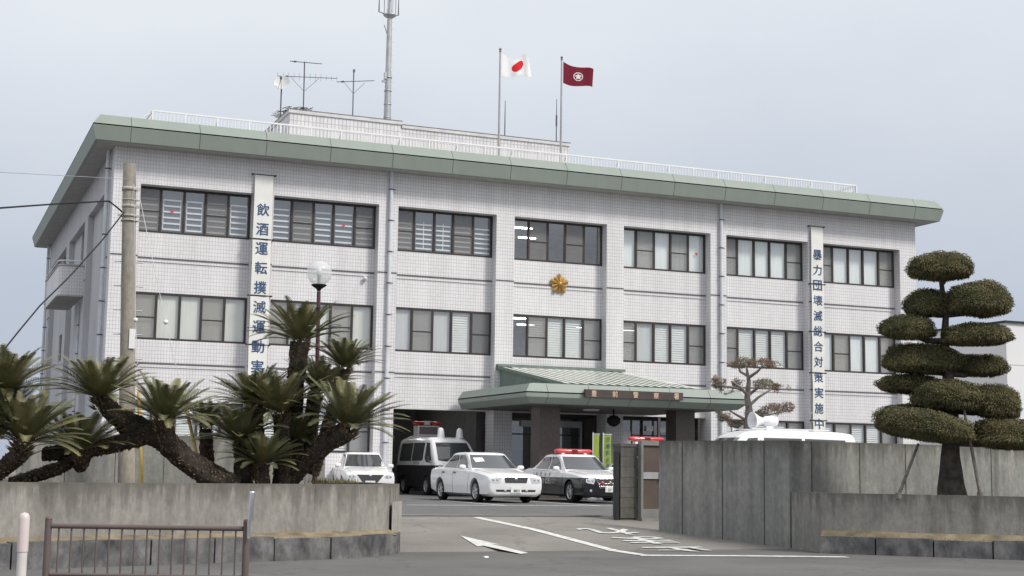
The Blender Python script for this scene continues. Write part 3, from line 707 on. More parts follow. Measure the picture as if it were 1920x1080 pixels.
tag(m.build('gate_post', mat('gate_black', (.03, .03, .032), .5, .3)), 'slim black steel gate post standing against the block pier', 'gate post')
t = thing('service_door', 'narrow brown metal door in a pale frame between pier and tall wall', 'door', (3.84, -22.5, .10), R(90))
STEEL = mat('door_frame_paint', (.21, .21, .20), .55, .3); DOOR = mat('door_brown', (.105, .082, .068), .6, .3, var=.2, vscale=2)
m = MB(); m.box(-.06, .10, -.60, -.50, -.1, 1.5); m.box(-.06, .10, .50, .62, -.1, 1.5); m.box(-.06, .10, -.499, .499, 1.40, 1.5); m.box(-.06, .10, -.499, .499, -.1, .08); m.build('door_frame', STEEL, t)
MB().box(-.02, .06, -.497, .497, .082, .70).build('door_panel', DOOR, t); MB().box(-.02, .06, -.497, .497, .84, 1.397).build('door_panel', DOOR, t)
MB().box(-.045, .06, -.497, .497, .702, .838).build('rail_plate', mat('rail_plate_paint', (.36, .36, .37), .4), t); MB().box(-.085, -.046, -.47, -.42, .68, .86).build('handle', BLACK, t); MB().box(-.10, .12, -.62, .62, -.2, -.102).build('door_sill', CONCW, t); t.scale = (1, .42, 1)
# right planter
c0 = at(1540, 923, 25.1); c1 = at(1914, 934, 23.9); dr = (c1-c0); dr.z = 0; dr.normalize()
RP = [(4.36, -26.96), (c0.x, c0.y), (c0.x+dr.x*9, c0.y+dr.y*9)]
m = MB(); run_wall(m, RP, -.42, .63, .2, 1)
o = m.build('planter_wall', CONC); tag(o, 'low stained concrete planter wall under the cloud pruned tree', 'planter wall')
nr = Vector((dr.y, -dr.x, 0))
k0 = c0+nr*.30; RK = [(k0.x, k0.y), (k0.x+dr.x*9, k0.y+dr.y*9)]
kerb('kerb', RK, .30, .2, .95)
def xy(p): return (p.x, p.y)
bank([xy(c0+nr*.14), xy(c0+nr*.14+dr*9)], [xy(c0-nr*.02), xy(c0-nr*.02+dr*9)], -.12, .0)
poly_flat('planter_soil', [(4.4, -26.95), (c0.x+.1, c0.y+.05), (c0.x+dr.x*9, c0.y+dr.y*9+.1), (18, -30), (14, -25.5)], .55, SOIL)
tufts('dry_grass', [(k0.x+dr.x*s-nr.x*.2, k0.y+dr.y*s-nr.y*.2, -.12) for s in [i*.08 for i in range(70)]], .02, .05, DRYG, 14, .06, 8)

# ------------------------------------------------------------------ foreground guard fence, bollard, reflector post
BRN = mat('fence_brown', (.13, .10, .095), .5, .35)
p0, p1 = at(91, 983, 13.4), at(463, 978, 13.4); p0.z = p1.z = -.4
d = (p1-p0); L = d.length; d.normalize(); s = Vector((-d.y, d.x, 0))
t = thing('guard_fence', 'brown tubular pedestrian guard fence standing by the street in front of the planter', 'fence', p0, math.atan2(d.y, d.x))
zt = .80
for x in (0, L):
    m = MB(); m.tube([(x, 0, 0), (x, 0, zt+.03)], .033, 12); m.lathe([(.036, zt+.03), (.03, zt+.05), (.001, zt+.055)], (x, 0, 0), n=12); m.build('post', BRN, t)
for z, r in ((zt-.035, .024), (.32, .018)): MB().tube([(.033, 0, z), (L-.033, 0, z)], r, 10).build('rail', BRN, t)
for k in range(15): MB().tube([(.1+(L-.2)*k/14, 0, .32), (.1+(L-.2)*k/14, 0, zt-.04)], .0085, 6).build('baluster', BRN, t)
m = MB(); b = at(467, 975, 13.34); b.z = -.4; m.tube([b+Vector((0, 0, .68)), b+Vector((.0, 0, .84)), b+Vector((.012, 0, .86)), b+Vector((.02, 0, 1.10))], [.016, .016, .024, .024], 10)
m.lathe([(.026, 0), (.026, .012), (.001, .014)], b+Vector((.02, 0, 1.10)), n=10)
tag(m.build('reflector_pole', mat('polished_steel', (.75, .76, .78), .2, .5, metal=.9)), 'slim silver reflector pole strapped to the end post of the brown fence', 'reflector pole')
t = thing('delineator_post', 'white rubber road post with a rounded cap at the street edge beside the brown fence', 'road post', at(46, 965, 12.5)*1); t.location.z = -.4
MB().tube([(0, 0, 0), (0, 0, .58)], .042, 16, smooth=True).build('post', mat('post_white', (.60, .57, .55), .5, .3), t)
MB().lathe([(.047, .58), (.048, .86), (.043, .89), (.03, .91), (.001, .918)], n=16).build('reflective_sleeve', mat('post_sleeve', (.62, .54, .52), .35, .5), t)
m = MB(); p = at(911, 1063, 22); p.z = -.385; m.obox(p, (.035, .01, 0), (-.006, .02, .003), (0, .003, .008)); tag(m.build('paper_scrap', WHITE), 'small scrap of white paper lying on the street', 'litter')

# ------------------------------------------------------------------ utility pole and wires
PT, PB = Vector((-7.12, -22.5, 6.49)), Vector((-6.90, -22.5, .55))
t = thing('utility_pole', 'bare round concrete utility pole rising through the sago palms at the building corner', 'utility pole', PB)
pd = PT-PB
m = MB(); m.tube([(0, 0, 0), pd*.5, pd], [.15, .135, .118], 18); m.build('pole_shaft', stain_mat('pole_concrete', (.38, .35, .305), (.27, .25, .22), (.47, .44, .39), (2, 2, .2)), t)
for h, r, hh in ((.92, .135, .035), (.885, .13, .012), (.865, .13, .03), (.835, .14, .02), (.82, .15, .015)):
    m = MB(); c = pd*h; m.lathe([(r-.03, -hh), (r, -hh), (r, hh), (r-.03, hh)], c, n=16); m.obox(c+Vector((r+.015, -.03, 0)), (.035, 0, 0), (0, .03, 0), (0, 0, hh*.8))
    if h == .835: m.obox(c+Vector((-.16, -.05, 0)), (.05, 0, 0), (0, .02, 0), (0, 0, .02))
    m.build('clamp_band', mat('clamp_grey', (.42, .40, .36), .5, .4), t)
for k in range(5):
    c = pd*(.69-.075*k)
    for sg_ in (-1, 1): MB().tube([c+Vector((sg_*.12, 0, 0)), c+Vector((sg_*.26, 0, -.003))], .012, 6).build('step_bolt', METAL, t)
MB().obox(pd*.45+Vector((.06, -.15, 0)), (.055, 0, 0), (0, .006, 0), (0, 0, .18)).build('number_plate', WHITE, t)
def wire(name, pts, r, m_, label, cat, sag=0, group=None, n=14):
    P = []
    for a, b in zip(pts, pts[1:]):
        for k in range(n): q = Vector(a).lerp(Vector(b), k/n); q.z -= sag*4*(k/n)*(1-k/n); P.append(q)
    P.append(Vector(pts[-1])); return tag(MB().tube(P, r, 6).build(name, m_), label, cat, group)
PD = (PT-CAMP).dot(FW)
wire('overhead_cable', [at(-150, 403, 20), at(0, 390, 22), at(110, 382, 25), at(204, 377, PD), at(216, 386, PD), at(237, 404, PD-.1)], .016, WIRE, 'thick black cable coming from the left and looping into the utility pole', 'cable')
wire('overhead_cable', [at(237, 392, PD-.1), at(192, 450, PD-1), at(130, 519, PD-2.5), at(75, 573, PD-4), at(36, 620, PD-5), at(-40, 715, PD-6.5)], .013, WIRE, 'black cable running steeply down to the left behind the palm fronds', 'cable')
wire('overhead_cable', [at(-150, 317, 20), at(0, 323, 22), at(243, 336, PD-.13)], .005, METAL, 'thin pale wire reaching the pole top from the left', 'cable')
YEL = mat('guy_cover_yellow', (.55, .38, .09), .5, .3)
def guy(pts, ins_i, cov, label):
    t = thing('guy_wire', label, 'guy wire')
    MB().tube(pts, .0055, 6).build('strand', METAL, t)
    c = pts[ins_i]; MB().lathe([(.001, -.045), (.035, -.03), (.045, 0), (.035, .03), (.001, .045)], c, n=10).build('insulator', WHITE, t)
    MB().tube(cov, .028, 10).build('cover_tube', YEL, t)
guy([at(258, 350, PD-.1), at(275, 435, PD-.4), at(311, 604, PD-1.2), at(326, 672, PD-1.6), at(346, 740, PD-2), at(378, 893, PD-2.8)], 2, [at(340, 725, PD-1.9), at(378, 893, PD-2.8)], 'slanting guy wire with a white insulator and long leaning yellow cover tube')
guy([at(251, 345, PD-.16), at(253, 480, PD-.5), at(254, 600, PD-.9), at(259, 700, PD-1.3), at(266, 906, PD-1.9)], 2, [at(260, 735, PD-1.4), at(266, 906, PD-1.9)], 'steep guy wire close to the pole with an upright yellow cover tube')

# ------------------------------------------------------------------ globe lamp
lb = at(590, 907, 25.3); lb.z = .6; lt = at(598, 535, 25.5)
t = thing('globe_lamp', 'tall maroon lamp post with a clear glass globe behind the palms', 'street lamp', lb)
q = lt-lb
MB().tube([(0, 0, 0), q*.5, q*.97], [.045, .04, .036], 12).build('post', mat('lamp_post_maroon', (.10, .045, .06), .45, .4), t)
MB().lathe([(.03, -.10), (.05, -.06), (.10, -.03), (.14, 0), (.13, .015), (.001, .02)], q, n=18).build('collar', BLACK, t)
g = MB(); R_ = .225; g.lathe([(max(.001, R_*math.sin(a)), -R_*math.cos(a)) for a in [.45+(math.pi-.45)*k/20 for k in range(21)]], q+Vector((0, 0, .22)), n=28)
gm, n_, l_, b_ = nodes('globe_glass'); tr_ = n_.new('ShaderNodeBsdfTransparent'); ms_ = n_.new('ShaderNodeMixShader'); ms_.inputs[0].default_value = .42
b_.inputs['Base Color'].default_value = (.85, .86, .88, 1); b_.inputs['Roughness'].default_value = .08; b_.inputs['Specular IOR Level'].default_value = 1
l_.new(tr_.outputs[0], ms_.inputs[1]); l_.new(b_.outputs[0], ms_.inputs[2]); l_.new(ms_.outputs[0], n_['Material Output'].inputs[0])
g.build('globe', gm, t)
m = MB(); m.lathe([(.03, .02), (.03, .16), (.05, .17), (.055, .25), (.035, .32), (.001, .34)], q, n=12); m.build('bulb', WHITE, t)

# ------------------------------------------------------------------ banners on the facade
CLOTH = mat('banner_cloth', (.76, .755, .725), .8, .15, var=.06, vscale=2); INK = mat('banner_ink', (.05, .10, .20), .7, .2, var=.15, vscale=6)
def banner(x0, x1, ztop, zbot, rods, text, zfirst, pitch, size, label):
    t = thing('hanging_banner', label, 'banner', ((x0+x1)/2, -.1, zbot)); xc = (x0+x1)/2
    rz = [z for z in rods]+[zbot]
    for a, b in zip(rz, rz[1:]):
        n = 8; m = MB(); vs = []
        for i in range(n+1):
            for j in range(5):
                x = (x0-xc)+(x1-x0)*j/4; f = i/n; y = -.012*math.sin(j*1.7+i*.8)-.02*math.sin(math.pi*f)
                vs.append((x*(1-.02*math.sin(math.pi*f)), y, a-.03+(b+.03-a+.03)*f-zbot))
        m.add(vs, [[i*5+j, i*5+j+1, i*5+j+6, i*5+j+5] for i in range(n) for j in range(4)], 0, True); m.build('cloth', CLOTH, t)
    for z in rz:
        m = MB(); m.tube([(x0-xc-.10, -.005, z-zbot), (x1-xc+.10, -.005, z-zbot)], .016, 8)
        for x in (x0-xc-.07, x1-xc+.07): m.box(x-.02, x+.02, -.02, .098, z-zbot-.02, z-zbot+.03)
        m.build('rod', DARK, t)
    def onc(x, z):
        for a, b in zip(rz, rz[1:]):
            if a+.03 >= z >= b-.03 or b == rz[-1]:
                f = min(1, max(0, (a+.03-z)/(a-b+.06))); j = (x-(x0-xc))/(x1-x0)*4; i = f*8
                return (x, -.012*math.sin(j*1.7+i*.8)-.02*math.sin(math.pi*f)-.006, z-zbot)
    for k, ch in enumerate(text):
        m = MB(); letters(m, ch, lambda x, y: onc(x, zfirst-pitch*k+y), size, size, .018); m.build('character', INK, t)
banner(.0, .665, 11.15, 2.6, [11.15, 8.85, 6.85, 5.13], '飲酒運転撲滅運動実施中', 9.90, .69, .43, 'tall white banner with blue characters hanging on the facade near the utility pole')
banner(23.18, 23.77, 11.13, 2.5, [11.13, 8.72, 6.75, 5.06, 3.12], '暴力団壊滅総合対策実施中', 9.94, .632, .42, 'narrow white banner with blue characters hanging behind the loudspeaker van')

# ------------------------------------------------------------------ rooftop: mast, antennas, flags
ALU = mat('aluminium_tube', (.42, .42, .43), .4, .5, metal=.5); DKM = mat('dark_antenna', (.14, .14, .15), .5, .4, metal=.3)
t = thing('radio_mast', 'tall steel radio mast with a round platform rising from the rooftop block', 'radio mast', (7.62, 9, 15.35))
MB().tube([(0, 0, 0), (0, 0, 2.4), (-.01, 0, 5.6)], [.165, .135, .10], 16).build('mast_tube', METAL, t)
for z in (.7, 1.3, 1.9, 2.5): MB().lathe([(.10, z-.02), (.17, z-.02), (.17, z+.02), (.10, z+.02)], n=14).build('collar', METAL, t)
for z in [.3*k+.2 for k in range(17)]: MB().tube([(.1, -.03, z), (.21-z*.008, -.03, z)], .008, 5).build('rung', METAL, t)
MB().box(-.28, -.1, -.06, .06, 2.28, 2.36).build('bracket', METAL, t); MB().box(-.2, -.1, -.12, .02, 2.4, 2.7).build('junction_box', METAL, t); MB().tube([(-.1, 0, 4.45), (-.24, 0, 4.85)], .025, 6).build('bracket', METAL, t)
MB().lathe([(.10, 5.16), (.24, 5.26), (.29, 5.30), (.29, 5.33), (.1, 5.33)], n=24).build('platform', METAL, t)
m = MB()
for k in range(8): a = k*math.pi/4; m.tube([(.27*math.cos(a), .27*math.sin(a), 5.33), (.27*math.cos(a), .27*math.sin(a), 6.2)], .011, 5)
m.lathe([(.26, 6.16), (.28, 6.16), (.28, 6.2), (.26, 6.2)], n=20); m.build('platform_railing', METAL, t)
for x, y in ((-.5, 0), (.42, .1)): MB().tube([(-.2 if x < 0 else .2, y, 5.34), (x, y, 5.4), (x, y, 7.0)], .03, 6).build('aerial', DKM, t)
MB().tube([(-.01, 0, 5.6), (-.01, 0, 7.5)], .06, 10).build('mast_top', METAL, t)
def yagi(parent, c, d, L, n, el, vert=False):
    m = MB(); d = Vector(d).normalized(); c = Vector(c); m.tube([c-d*L*.55, c+d*L*.45], .016, 6)
    e = Vector((0, 0, 1)) if vert else Vector((-d.y, d.x, 0))
    for k in range(n):
        p = c+d*(L*(-.55+k/(n-1))); l = el*(1.0 if k > 2 else .7); m.tube([p-e*l, p+e*l], .006, 4)
    m.obox(c+d*L*.3, d*.05, (0, .04, 0), (0, 0, .03)); m.build('yagi', DKM, parent)
t = thing('television_antenna', 'tall television antenna mast carrying two stacked yagi arrays', 'antenna', (3.9, 9, 15.45))
MB().tube([(0, 0, 0), (-.02, 0, 2.65)], .028, 8).build('mast', DKM, t)
yagi(t, (0, 0, 1.98), (-1, .05, -.065), 2.55, 12, .16, True); yagi(t, (-.02, 0, 2.62), (-1, .2, .02), 1.35, 16, .09)
m = MB(); m.tube([(0, 0, 1.35), (.62, 0, 1.98)], .009, 5); m.tube([(0, 0, 1.35), (-.62, 0, 1.93)], .009, 5); m.build('stay', DKM, t)
t = thing('television_antenna', 'short television antenna mast with one array, beside the radio mast', 'antenna', (6.07, 9, 15.45))
MB().tube([(0, 0, 0), (-.01, 0, 2.58)], .026, 8).build('mast', DKM, t)
yagi(t, (0, 0, 2.05), (-1, .5, -.03), 1.62, 6, .10)
m = MB(); m.tube([(0, 0, 1.5), (.5, 0, 2.05)], .009, 5); m.tube([(0, 0, 1.5), (-.5, 0, 2.03)], .009, 5); m.obox((0, 0, 2.52), (.04, 0, 0), (0, .04, 0), (0, 0, .06)); m.build('stay', DKM, t)
t = thing('satellite_dish', 'white satellite dish on a slim pole at the corner of the rooftop block', 'satellite dish', (2.92, 9, 15.45))
MB().tube([(0, 0, -.3), (0, 0, 1.5)], .03, 8).build('mast', DKM, t)
m = MB(); ax_ = Vector((-.35, -.85, .38)).normalized(); a1 = ax_.cross(Vector((0, 0, 1))).normalized(); a2 = a1.cross(ax_); c = Vector((0, -.1, 1.56)); vs = [c]; fs = []
for i in range(1, 6):
    r = .33*i/5
    for k in range(24): a = k*math.pi/12; vs.append(c+a1*r*math.cos(a)+a2*r*1.06*math.sin(a)+ax_*(r*r*.75))
for k in range(24): fs.append([0, 1+k, 1+(k+1) % 24])
for i in range(4):
    for k in range(24): fs.append([1+i*24+k, 1+i*24+(k+1) % 24, 25+i*24+(k+1) % 24, 25+i*24+k])
m.add(vs, fs, 0, True); m.build('reflector', mat('dish_paint', (.62, .63, .63), .5, .3), t)
m = MB(); m.tube([c-a2*.36, c+ax_*.36-a2*.06], .012, 5); m.tube([c-a2*.3+a1*.15, c+ax_*.36-a2*.06], .009, 5); m.obox(c+ax_*.38, ax_*.07, a1*.04, a2*.04); m.build('feed_arm', DKM, t)
for (x, z0, z1, lab) in ((13.15, 15.3, 17.45, 'plain thin whip antenna beside the white flag pole'), (15.69, 15.3, 17.82, 'thin whip antenna with a thicker sleeve beside the maroon flag pole')):
    m = MB(); m.tube([(x, 9, z0), (x, 9, z0+1.3), (x, 9, z1)], [.028, .024, .014], 6)
    if x > 15: m.tube([(x, 9, z0+1.25), (x, 9, z0+1.75)], .042, 6)
    m.lathe([(.05, 0), (.05, .04), (.02, .05)], (x, 9, z0), n=8); tag(m.build('whip_antenna', DKM), lab, 'antenna')
m = MB(); rr = random.Random(4)
for k in range(90):
    c = Vector((rr.uniform(2.75, 3.9), rr.uniform(7.2, 9.2), 15.5+rr.uniform(0, .16))); a = rr.uniform(0, 6.28); l = rr.uniform(.12, .4)
    dv = Vector((math.cos(a), math.sin(a), rr.uniform(-.25, .3)))*l; m.tube([c-dv, c+dv*.2+Vector((0, 0, .03)), c+dv], .012, 4)
tag(m.build('twig_nest', mat('twig_brown', (.085, .075, .055), .9)), 'untidy nest of dry twigs on the corner of the rooftop block', 'nest')
def flag(x, label_p, label_f, kind):
    t = thing('flag_pole', label_p, 'flag pole', (x, 1.5, 12.45))
    m = MB(); m.tube([(0, 0, 0), (0, 0, 4.85)], [.05, .032], 10); m.build('pole', mat('flag_pole_grey', (.40, .39, .385), .4, .4, metal=.3), t)
    MB().lathe([(.001, 5.0), (.045, 4.96), (.055, 4.92), (.03, 4.86), (.05, 4.85), (.05, 4.83)], n=12).build('finial', DKM, t)
    me_v, fs = [], []; nx, nz_ = 30, 16; uv = []
    Wd, Ht = (1.42, .95) if kind == 'sun' else (1.36, .95)
    for i in range(nx+1):
        for j in range(nz_+1):
            u, v = i/nx, j/nz_
            if kind == 'sun':
                xx = u*Wd*.93; yy = .20*math.sin(u*7.5+v*1.2)*u+.06*math.sin(u*14-v*2)*u
                zz = -v*Ht*(1-.42*u)-.16*u-.13*math.sin(u*6.2)*(1-v)*1.0+.05*math.sin(u*11+v)
            else:
                xx = u*Wd*.97; yy = .10*math.sin(u*6+v)*u+.05*math.sin(u*12)*u
                zz = -v*Ht*(.92-.16*u)-.22*u-.06*math.sin(u*5)
            me_v.append((xx, yy, zz)); uv.append((u, v))
    for i in range(nx):
        for j in range(nz_): a = i*(nz_+1)+j; fs.append([a, a+1, a+nz_+2, a+nz_+1])
    m = MB(); m.add(me_v, fs, 0, True); mt, n, l, b = nodes(kind+'_flag_cloth'); b.inputs['Roughness'].default_value = .8; b.inputs['Specular IOR Level'].default_value = .1
    o = m.build('flag', mt); lay = o.data.uv_layers.new(name='cloth')
    for lp in o.data.loops: lay.data[lp.index].uv = uv[lp.vertex_index]
    o.location = (x+.07, 1.5, 17.22); tag(o, label_f, 'flag')
    uvn = n.new('ShaderNodeUVMap'); uvn.uv_map = 'cloth'; s = n.new('ShaderNodeSeparateXYZ'); l.new(uvn.outputs[0], s.inputs[0])
    def mth(op, a, b_=None):
        q = n.new('ShaderNodeMath'); q.operation = op
        for k, val in enumerate((a, b_)):
            if val is None: continue
            if isinstance(val, (int, float)): q.inputs[k].default_value = val
            else: l.new(val, q.inputs[k])
        return q.outputs[0]
    dx = mth('MULTIPLY', mth('SUBTRACT', s.outputs[0], .5), Wd/Ht); dy = mth('SUBTRACT', s.outputs[1], .5)
    rr_ = mth('SQRT', mth('ADD', mth('MULTIPLY', dx, dx), mth('MULTIPLY', dy, dy)))
    mixn = n.new('ShaderNodeMix'); mixn.data_type = 'RGBA'
    if kind == 'sun':
        l.new(mth('LESS_THAN', rr_, .27), mixn.inputs[0]); mixn.inputs[6].default_value = (.80, .80, .82, 1); mixn.inputs[7].default_value = (.66, .03, .035, 1)
    else:
        ang = mth('ARCTAN2', dx, dy); ray = mth('ABSOLUTE', mth('SINE', mth('MULTIPLY', ang, 2.5)))
        star = mth('LESS_THAN', rr_, mth('ADD', mth('MULTIPLY', ray, .07), .075))
        ring = mth('MULTIPLY', mth('LESS_THAN', rr_, .225), mth('GREATER_THAN', rr_, .18))
        gap = mth('GREATER_THAN', mth('ABSOLUTE', mth('SINE', mth('MULTIPLY', ang, 4))), .12)
        l.new(mth('MAXIMUM', star, mth('MULTIPLY', ring, gap)), mixn.inputs[0]); mixn.inputs[6].default_value = (.17, .02, .038, 1); mixn.inputs[7].default_value = (.70, .66, .66, 1)
    l.new(mixn.outputs[2], b.inputs['Base Color'])
flag(9.87, 'flag pole carrying the white flag with a red disc', 'white flag with a red disc fluttering above the roof', 'sun')
flag(12.53, 'flag pole carrying the maroon flag', 'maroon flag with a white round crest fluttering above the roof', 'crest')

# ------------------------------------------------------------------ far building, drum, entrance banners
t = thing('warehouse', 'plain white flat roofed building standing behind the cloud pruned tree', 'building', (40.4, 8, 0))
WHW = mat('warehouse_cladding', (.72, .72, .73), .7, .2, var=.04, vscale=.3); MB().box(0, 30, 0, 40, -.4, 8.75).build('wall', WHW, t)
MB().box(-.12, 30.1, -.12, 40.1, 8.752, 8.85).build('coping', DARK, t)
m = MB()
for z in (2.2, 4.4, 6.6): m.box(0.01, 30, -.012, -.002, z, z+.03); m.box(-.012, -.002, .01, 40, z, z+.03)
m.build('cladding_joint', mat('cladding_joint_grey', (.5, .5, .52), .7), t)
m = MB(); m.lathe([(.001, 1.66), (.12, 1.655), (.17, 1.62), (.18, 1.56), (.18, 1.2), (.19, 1.19), (.19, 1.15), (.18, 1.14), (.18, 0)], (-8.0, -20.9, 0), n=20)
tag(m.build('plastic_drum', mat('drum_blue', (.03, .16, .42), .4, .4)), 'bright blue plastic drum behind the grey wall', 'drum')
LIME = mat('banner_lime', (.25, .33, .06), .7, .2, var=.08)
for x, wv, lab in ((10.40, .27, 'lime green upright banner with dark characters at the entrance'), (10.03, .20, 'narrow plain lime green upright banner beside the lettered lime one')):
    t = thing('standing_banner', lab, 'banner', (x, -6.9, 0))
    MB().tube([(-.03, 0, 0), (-.03, 0, 2.2)], .014, 6).tube([(-.03, 0, 2.15), (wv+.02, 0, 2.15)], .01, 6).build('pole', WHITE, t)
    m = MB(); m.add([(wv*j/3, .02*math.sin(j*2+i), 2.13-1.5*i/8) for i in range(9) for j in range(4)], [[i*4+j, i*4+j+1, i*4+j+5, i*4+j+4] for i in range(8) for j in range(3)], 0, True); m.build('cloth', LIME, t)
    MB().lathe([(.2, 0), (.2, .06), (.04, .1), (.03, .3)], n=14).build('base', WHITE, t)
    if wv > .25:
        for k, ch in enumerate('交通安全運動'):
            m = MB(); letters(m, ch, lambda xx, y: (wv/2+xx, -.03, 1.99-.22*k+y), .15, .15, .01); m.build('character', INK, t)

# ------------------------------------------------------------------ vehicles
CARW = mat('car_white', (.80, .80, .81), .25, .5, var=0, coat=.6)
GLZ, n_, l_, b_ = nodes('car_glass'); b_.inputs['Base Color'].default_value = (.045, .05, .055, 1); b_.inputs['Roughness'].default_value = .06; b_.inputs['Specular IOR Level'].default_value = .9; b_.inputs['Coat Weight'].default_value = .6; b_.inputs['Coat Roughness'].default_value = .03
TRIM = mat('car_trim', (.03, .03, .033), .5, .4); CHROME = mat('car_chrome', (.75, .75, .77), .15, .6, metal=.9, var=0)
LENS = mat('lamp_lens', (.62, .65, .68), .1, .8, var=.1, vscale=30, coat=1); REDL = mat('red_lens', (.60, .035, .04), .2, .6, var=0, coat=.6)
PLATE = mat('plate_white', (.75, .76, .74), .5, .3, var=0); PGREEN = mat('plate_green', (.02, .12, .06), .5, .2, var=0); FOG = mat('fog_lens', (.38, .39, .40), .25, .6, var=0); RIM = mat('alloy_rim', (.52, .53, .55), .3, .6, metal=.7, var=0)
def twotone(name, z):
    m, n, l, b = nodes(name); tcn = n.new('ShaderNodeTexCoord'); s = n.new('ShaderNodeSeparateXYZ'); l.new(tcn.outputs['Object'], s.inputs[0])
    lt = n.new('ShaderNodeMath'); lt.operation = 'LESS_THAN'; lt.inputs[1].default_value = z; l.new(s.outputs[2], lt.inputs[0])
    mxx = n.new('ShaderNodeMix'); mxx.data_type = 'RGBA'; l.new(lt.outputs[0], mxx.inputs[0]); mxx.inputs[6].default_value = (.80, .80, .81, 1); mxx.inputs[7].default_value = (.013, .014, .019, 1)
    l.new(mxx.outputs[2], b.inputs['Base Color']); b.inputs['Roughness'].default_value = .25; b.inputs['Coat Weight'].default_value = .6; return m
def lerp_st(st, n):
    ys = [s[0] for s in st]; out = []
    for k in range(n):
        y = ys[0]+(ys[-1]-ys[0])*(.5-.5*math.cos(math.pi*k/(n-1)))
        i = max(j for j in range(len(st)-1) if ys[j] <= y+1e-9); t = (y-ys[i])/(ys[i+1]-ys[i])
        def m(j):
            if j <= 0 or j >= len(st)-1: return [0]*len(st[0])
            h0, h1 = ys[j]-ys[j-1], ys[j+1]-ys[j]; r = []
            for q in range(len(st[0])):
                a, b = (st[j][q]-st[j-1][q])/h0, (st[j+1][q]-st[j][q])/h1
                r.append(0 if a*b <= 0 else 2*a*b/(a+b))
            return r
        m0, m1 = m(i), m(i+1); h = ys[i+1]-ys[i]; r = [y]
        if i == 0: m0 = [(st[1][q]-st[0][q])/h*1.6 for q in range(len(st[0]))]
        if i == len(st)-2: m1 = [(st[-1][q]-st[-2][q])/h*1.6 for q in range(len(st[0]))]
        for q in range(1, len(st[0])):
            p, q1 = st[i][q], st[i+1][q]
            r.append((2*t**3-3*t*t+1)*p+(t**3-2*t*t+t)*h*m0[q]+(-2*t**3+3*t*t)*q1+(t**3-t*t)*h*m1[q])
        out.append(r)
    return out
def loft(rings):                      # closed rings -> capped mesh
    m = MB(); n = len(rings[0])
    for r in rings: m.v += [tuple(p) for p in r]
    for i in range(len(rings)-1):
        for k in range(n): m.f.append([i*n+k, i*n+(k+1) % n, (i+1)*n+(k+1) % n, (i+1)*n+k])
    m.f.append(list(range(n))[::-1]); m.f.append([(len(rings)-1)*n+k for k in range(n)])
    m.mi = [0]*len(m.f); m.sm = [True]*len(m.f); return m
def mirror_ring(half): return half+[(-x, y, z) for x, y, z in half[::-1] if abs(x) > 1e-6]
def cut_arches(o, spots, r):
    m = MB()
    for x, y, z in spots:
        s = 1 if x > 0 else -1; m.tube([(x-s*.17, y, z), (x+s*.4, y, z)], r, 28, smooth=False)
    c = m.build('cutter', TRIM); bmc = bmesh.new(); bmc.from_mesh(c.data); bmesh.ops.remove_doubles(bmc, verts=bmc.verts, dist=1e-4); bmesh.ops.recalc_face_normals(bmc, faces=bmc.faces); bmc.to_mesh(c.data); bmc.free(); md = o.modifiers.new('b', 'BOOLEAN'); md.operation = 'DIFFERENCE'; md.object = c; md.solver = 'EXACT'
    dg = bpy.context.evaluated_depsgraph_get(); dg.update()
    me = bpy.data.meshes.new_from_object(o.evaluated_get(dg)); o.modifiers.clear(); old = o.data; o.data = me; bpy.data.meshes.remove(old)
    bpy.data.objects.remove(c)
def bvh_of(objs):
    vs, fs = [], []
    for o in objs:
        k = len(vs); vs += [o.matrix_basis @ v.co for v in o.data.vertices]; fs += [[i+k for i in p.vertices] for p in o.data.polygons]
    return BVHTree.FromPolygons(vs, fs)
def cast(bv, axis, a, b, off):        # axis: 'L' from -x, 'R' from +x, 'F' from -y, 'T' from above
    if axis in 'LR':
        s = -1 if axis == 'L' else 1; o_, d_ = Vector((4*s, a, b)), Vector((-s, 0, 0))
    elif axis == 'F': o_, d_ = Vector((a, -9, b)), Vector((0, 1, 0))
    else: o_, d_ = Vector((a, b, 6)), Vector((0, 0, -1))
    h = bv.ray_cast(o_, d_)
    if h[0] is None: return None
    return h[0]-d_*off
def patch(name, poly, axis, bv, mt, parent, off=.006, res=.06, mb=None, mi=0):
    """an outline in side, front or top view, laid on the surface as its own panel"""
    bm = bmesh.new(); bm.faces.new([bm.verts.new((x, y, 0)) for x, y in poly])
    for ax in (0, 1):
        lo, hi = min(p[ax] for p in poly), max(p[ax] for p in poly); k = max(1, int((hi-lo)/res))
        for q in range(1, k):
            co_ = [0, 0, 0]; co_[ax] = lo+(hi-lo)*q/k; no = [0, 0, 0]; no[ax] = 1
            bmesh.ops.bisect_plane(bm, geom=bm.verts[:]+bm.edges[:]+bm.faces[:], plane_co=co_, plane_no=no)
    m = mb or MB(); bm.verts.index_update(); pts = [cast(bv, axis, v.co.x, v.co.y, off) for v in bm.verts]
    good = [p for p in pts if p]; base = len(m.v); m.v += [tuple(p) if p else (0, 0, 0) for p in pts]
    for f in bm.faces:
        ids = [v.index for v in f.verts]
        if all(pts[i] for i in ids): m.f.append([i+base for i in ids]); m.mi.append(mi); m.sm.append(True)
    bm.free()
    if mb: return m
    return m.build(name, mt, parent)
def both(name, poly, bv, mt, parent, **k):
    for ax in 'LR': patch(name, poly, ax, bv, mt, parent, **k)
def line_on(bv, axis, pts, r, m, off=.0):
    P = []
    for a, b in zip(pts, pts[1:]):
        n = max(2, int(math.dist(a, b)/.08))
        for k in range(n+1): P.append(cast(bv, axis, a[0]+(b[0]-a[0])*k/n, a[1]+(b[1]-a[1])*k/n, off))
    P = [p for p in P if p]
    if len(P) > 1: m.tube(P, r, 5)
